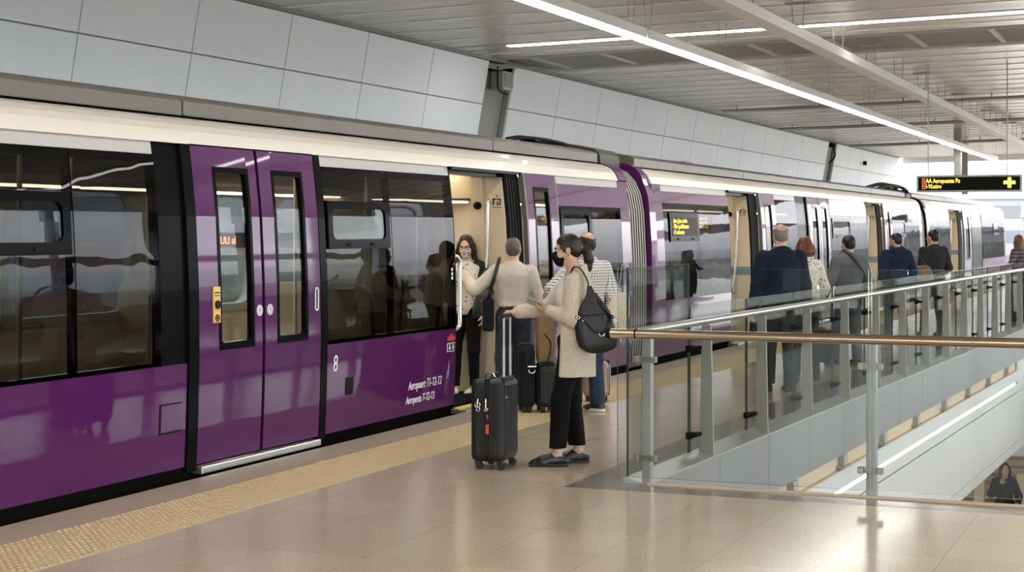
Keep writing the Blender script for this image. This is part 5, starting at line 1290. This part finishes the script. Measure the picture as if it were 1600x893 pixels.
# ------------------------------------------------------------------ luggage
def suitcase(label, xy, rz, w, d, h, shell, ribs=True, handle=None, group=None, detail=False):
    """upright case: w along own x (broad face), d along y (thickness); front is -y"""
    t = thing('suitcase', label, 'suitcase', (xy[0], xy[1], 0), rz, group); zb = .055
    m = MB(); m.box((-w/2, -d/2, zb), (w/2, d/2, h), 0, min(.045, d*.22))
    for sx in (-1, 1): pass
    if ribs:
        k = -w/2 + .055
        while k < w/2 - .05:
            for s_ in (-1, 1): m.box((k - .008, s_*d/2 - .004, zb + .05), (k + .008, s_*d/2 + .004, h - .05), 0, .003)
            k += .045
        for yy in (-d*.28, d*.28):
            for s_ in (-1, 1): m.box((s_*w/2 - .004, yy - .02, zb + .06), (s_*w/2 + .004, yy + .02, h - .06), 0, .003)
    m.build('shell', shell, t)
    m = MB()
    for s_ in (-.010, .010): m.box((-w/2 - .0025, s_ - .004, zb + .012), (w/2 + .0025, s_ + .004, h + .0025), 0, .002)
    m.build('zip', K['casesoft'], t)
    for sx in (-1, 1):
        for sy in (-1, 1):
            cx_, cy_ = sx*(w/2 - .05), sy*(d/2 - .045)
            m = MB(); m.box((cx_ - .022, cy_ - .02, .035), (cx_ + .022, cy_ + .02, zb + .012), 0, .008); cs = m.build('caster', K['sole'], t)
            for o_ in (-.011, .011):
                m = MB(); m.tube([(cx_ + o_ - .007, cy_ + .012, .026), (cx_ + o_ + .007, cy_ + .012, .026)], .0255, 18); wl = m.build('wheel', K['sole'], cs)
                m = MB(); m.tube([(cx_ + o_ - .0078, cy_ + .012, .026), (cx_ + o_ + .0078, cy_ + .012, .026)], .012, 12); m.build('hub', M['greymetal'], wl) if False else None
    m = MB(); m.tube(spline([(-.07, 0, h - .006), (-.06, 0, h + .022), (0, 0, h + .028), (.06, 0, h + .022), (.07, 0, h - .006)]), .010, 8); m.build('top_handle', K['sole'], t)
    if handle:
        for sx in (-1, 1):
            m = MB(); m.tube([(sx*.055 if not detail else sx*handle[1], d/2 - .035, h - .03), (sx*.055 if not detail else sx*handle[1], d/2 - .035, handle[0] - .02)], .0095, 10); m.tube([(sx*handle[1], d/2 - .035, h - .03), (sx*handle[1], d/2 - .035, (h + handle[0])/2)], .0125, 10); m.build('handle_tube', M['casetube'], t)
        m = MB(); m.box((-handle[1] - .015, d/2 - .052, handle[0] - .03), (handle[1] + .015, d/2 - .018, handle[0] + .004), 0, .014); m.build('pull_handle', K['sole'], t)
        m = MB(); m.box((-handle[1] - .03, d/2 - .055, h - .04), (handle[1] + .03, d/2 - .008, h + .012), 0, .01); m.build('handle_socket', K['sole'], t)
    return t
# main suitcase: narrow zipped side towards the camera, handle side towards the woman
zc = 11.86; xc = at(773, zc)
ang = TH - R(90) + R(-15)                                     # own +y (handle side) points to picture right and a little nearer
c1_ = suitcase('black ribbed suitcase with red tag, its long handle held by the woman in the cardigan', xc, TH - R(90) - R(17), .37, .25, .632, K['case'], True, (1.085, .075), detail=True)
# fittings on the narrow side that faces the camera (own -x... +x side)
sx = 1
for side_ in (-1, 1):
    wv = Matrix.Rotation(c1_.rotation_euler[2], 4, 'Z') @ V((side_, 0, 0))
    if wv.y < 0: sx = side_
X_ = sx*.187
m = MB(); m.tube(spline([(X_, -.055, .50), (X_ + sx*.022, -.058, .49), (X_ + sx*.022, -.06, .45), (X_, -.06, .44)]), .006, 8); m.tube(spline([(X_, .0, .50), (X_ + sx*.02, .0, .49), (X_ + sx*.02, .0, .43), (X_, .0, .42)]), .006, 8); m.build('zip_pull', M['chrome'], c1_)
m = MB(); m.torus((X_ + sx*.012, -.062, .455), .018, .004, 'x'); m.torus((X_ + sx*.012, -.058, .425), .012, .003, 'x'); m.torus((X_ + sx*.012, .0, .425), .012, .003, 'x'); m.build('key_ring', M['chrome'], c1_)
m = MB(); m.strap([(X_ + sx*.01, .0, .42), (X_ + sx*.016, .004, .36), (X_ + sx*.016, .008, .32)], .014, .003, (0, 1, 0)); tg_ = m.build('tag_strap', K['sole'], c1_)
m = MB(); m.box((X_ + sx*.012 - .003, -.004, .255), (X_ + sx*.012 + .004, .020, .325), 0, .003); m.box((X_ + sx*.012 - .003, .0, .36), (X_ + sx*.012 + .004, .014, .39), 0, .003); m.build('luggage_tag', K['red'], tg_)
m = MB(); m.box((.11, .125, .50), (.145, .129, .515)); m.build('badge', M['chrome'], c1_)
for s_ in (-1, 1):
    m = MB(); m.box((X_ - .004, s_*.062 - .010, .12), (X_ + .004, s_*.062 + .010, .20), 0, .003); m.build('side_bumper', K['sole'], c1_)
m = MB(); m.tube(spline([(.0, -.07, .636), (.02, -.05, .660), (.05, .0, .664), (.08, .03, .638)]), .007, 8); m.build('grip_cord', M['chrome'], c1_)
# second group by the man in the cream jumper
zc = 15.45
c2_ = suitcase('tall black soft suitcase left of the paper bag, behind the main suitcase', at(821, zc), TH + R(8), .15, .30, .60, K['casesoft'], False, None)
m = MB(); m.torus((.035, -.165, .40), .030, .006, 'y', 20, 8, 0, (PI, 2*PI)); m.box((.0, -.158, .425), (.075, -.15, .437)); m.build('side_grip', M['chrome'], c2_)
c3_ = suitcase('black ribbed cabin suitcase carrying the brown paper bag', at(854, zc), TH + R(8), .20, .30, .43, K['case'], True, (.93, .05))
tb = tapered_bag('paper_bag', 'brown kraft paper bag standing on the black cabin suitcase', at(852, zc), TH + R(8), (0, 0), .165, .17, .12, .13, .43, K['paper'], z=.462, bulge=.004)
for yy in (-.06, .06):
    m = MB(); m.tube(spline([(-.045, yy, .42), (-.03, yy*.7, .52), (.03, yy*.7, .52), (.045, yy, .42)]), .005, 6); m.build('handle', K['paper'], tb)
m = MB(); m.tube(spline([(-.02,-.066,.26), (.035,-.075,.19), (.035,-.075,.10), (.01,-.07,.0)]), .007, 8); m.build('cord', K['sole'], tb)
suitcase('rose gold suitcase beside the legs of the man in the checked shirt', at(932, 16.4), TH + R(-12), .25, .22, .40, K['rose'], True, None)
suitcase('dark suitcase on the platform between the navy suit and the grey jacket', at(1281, 20.6), TH + R(5), .30, .24, .45, K['casesoft'], False, (.80, .05))
# ------------------------------------------------------------------ outside
m = MB(); m.box((-400, -200, -7.2), (-3.7, 600, -7.0)); m.box((-3.7, 66, -7.2), (400, 600, -7.0)); m.box((14, -200, -7.2), (400, 66, -7.0)); struct(m, 'outside_ground', M['ground'])
rnd = random.Random(4)
def block(x, y, w, d, h, mt, label, group):
    t = thing('building', label, 'building', (x, y, -7.0), 0, group)
    m = MB(); m.box((-w/2, -d/2, 0), (w/2, d/2, h)); m.box((-w/2 - .2, -d/2 - .2, h), (w/2 + .2, d/2 + .2, h + .5)); m.build('walls', mt, t)
    z = 1.2
    while z < h - 1.5:
        m = MB(); m.box((-w/2 - .05, -d/2 - .05, z), (w/2 + .05, d/2 + .05, z + 1.5)); m.build('window_band', M['hazeW'], t); z += 3
gl = 'hazy buildings seen through the train windows'
for i, (x, y, w, d, h, k) in enumerate([(-62,40,14,22,8.2,'B'), (-75,75,18,20,9.6,'A'), (-66,112,15,26,7.6,'B'), (-95,150,24,24,12,'A'), (-70,10,16,18,8.8,'A'), (-80,205,22,26,10,'B'), (-110,95,20,20,11,'A')]):
    block(x, y, w, d, h, M['haze' + k], ['pale', 'brick red'][k == 'B'] + ' low hazy building outside, seen through the train windows', gl + (' brick' if k == 'B' else ' pale'))
for i, (x, y, w, d, h) in enumerate([(2,190,26,16,10), (-24,220,20,16,12.5), (20,240,22,18,11), (-48,250,24,18,9.5)]):
    block(x, y, w, d, h, M['hazeA'], 'pale hazy building beyond the far open end of the platform', 'hazy buildings beyond the far end')
def tree(x, y, h, label, group):
    t = thing('tree', label, 'tree', (x, y, -7.0), rnd.uniform(0, 6), group)
    m = MB(); m.tube([(0,0,0), (.1,0,h*.45), (0,.1,h*.7)], [.22,.16,.08], 8); m.build('trunk', M['column'], t)
    s = SDF()
    for k in range(9):
        w = rnd.uniform(0, 6.28); r = rnd.uniform(0, h*.2); s.ell((r*math.cos(w), r*math.sin(w), h*rnd.uniform(.5,.85)), h*rnd.uniform(.13,.2), .4)
    s.build('crown', M['hazeC'], t, h=.25, fold=.25, fs=5, seed=rnd.randint(0,99))
for x, y, h in ((-40,30,8.5), (-44,52,9.2), (-38,70,8.0), (-46,92,9.6), (-42,120,8.6), (-50,16,8.8)): tree(x, y, h, 'grey green tree outside, seen through the train windows', 'trees seen through the train windows')
for x, y, h in ((4,130,7.6), (-3,140,8.6), (9,150,8.2), (-14,150,8.4)): tree(x, y, h, 'hazy green tree beyond the far open end of the platform', 'trees beyond the far end')
# ------------------------------------------------------------------ light, sky, camera
w = bpy.data.worlds.new('overcast_sky'); S.world = w; w.use_nodes = True; t = w.node_tree; t.nodes.clear()
out = t.nodes.new('ShaderNodeOutputWorld'); bg = t.nodes.new('ShaderNodeBackground'); t.links.new(bg.outputs[0], out.inputs[0])
tc = t.nodes.new('ShaderNodeTexCoord'); sp = t.nodes.new('ShaderNodeSeparateXYZ'); t.links.new(tc.outputs['Generated'], sp.inputs[0])
cr = t.nodes.new('ShaderNodeValToRGB'); t.links.new(sp.outputs[2], cr.inputs[0])
cr.color_ramp.elements[0].position = 0.0; cr.color_ramp.elements[0].color = (.165,.175,.19,1)
cr.color_ramp.elements[1].position = .04; cr.color_ramp.elements[1].color = (1,1,1,1)
t.links.new(cr.outputs[0], bg.inputs['Color']); bg.inputs['Strength'].default_value = 4.2
def area(name, loc, rot, sx, sy, e, col=(1,1,1)):
    l = bpy.data.lights.new(name, 'AREA'); l.shape = 'RECTANGLE'; l.size = sx; l.size_y = sy; l.energy = e; l.color = col
    o = bpy.data.objects.new(name, l); o.location = loc; o.rotation_euler = rot; COL.objects.link(o); return o
area('lower_level_fill', (5.6, 20, -.6), (0, 0, 0), 3.0, 16, 60, (1,.97,.93))  # unseen fill light added under the slab to brighten the lower level
cam = bpy.data.cameras.new('camera'); co = bpy.data.objects.new('camera', cam); COL.objects.link(co)
co.location = CAM; co.rotation_euler = (PI/2, 0, TH)
cam.sensor_width = 36; cam.lens = FPX/1600*36; cam.shift_y = -(446.5 - 360)/1600; cam.clip_start = .05; cam.clip_end = 2000
cam.dof.use_dof = True; cam.dof.focus_distance = 13.0; cam.dof.aperture_fstop = 6.5
S.camera = co
S.view_settings.view_transform = 'Standard'; S.view_settings.look = 'None'; S.view_settings.gamma = 1; S.view_settings.use_curve_mapping = False
S.view_settings.exposure = 0.8
S.cycles.use_denoising = True
try: S.cycles.denoiser = 'OPENIMAGEDENOISE'
except Exception: pass
S.cycles.max_bounces = 10; S.cycles.transparent_max_bounces = 24; S.cycles.glossy_bounces = 5; S.cycles.sample_clamp_indirect = 6
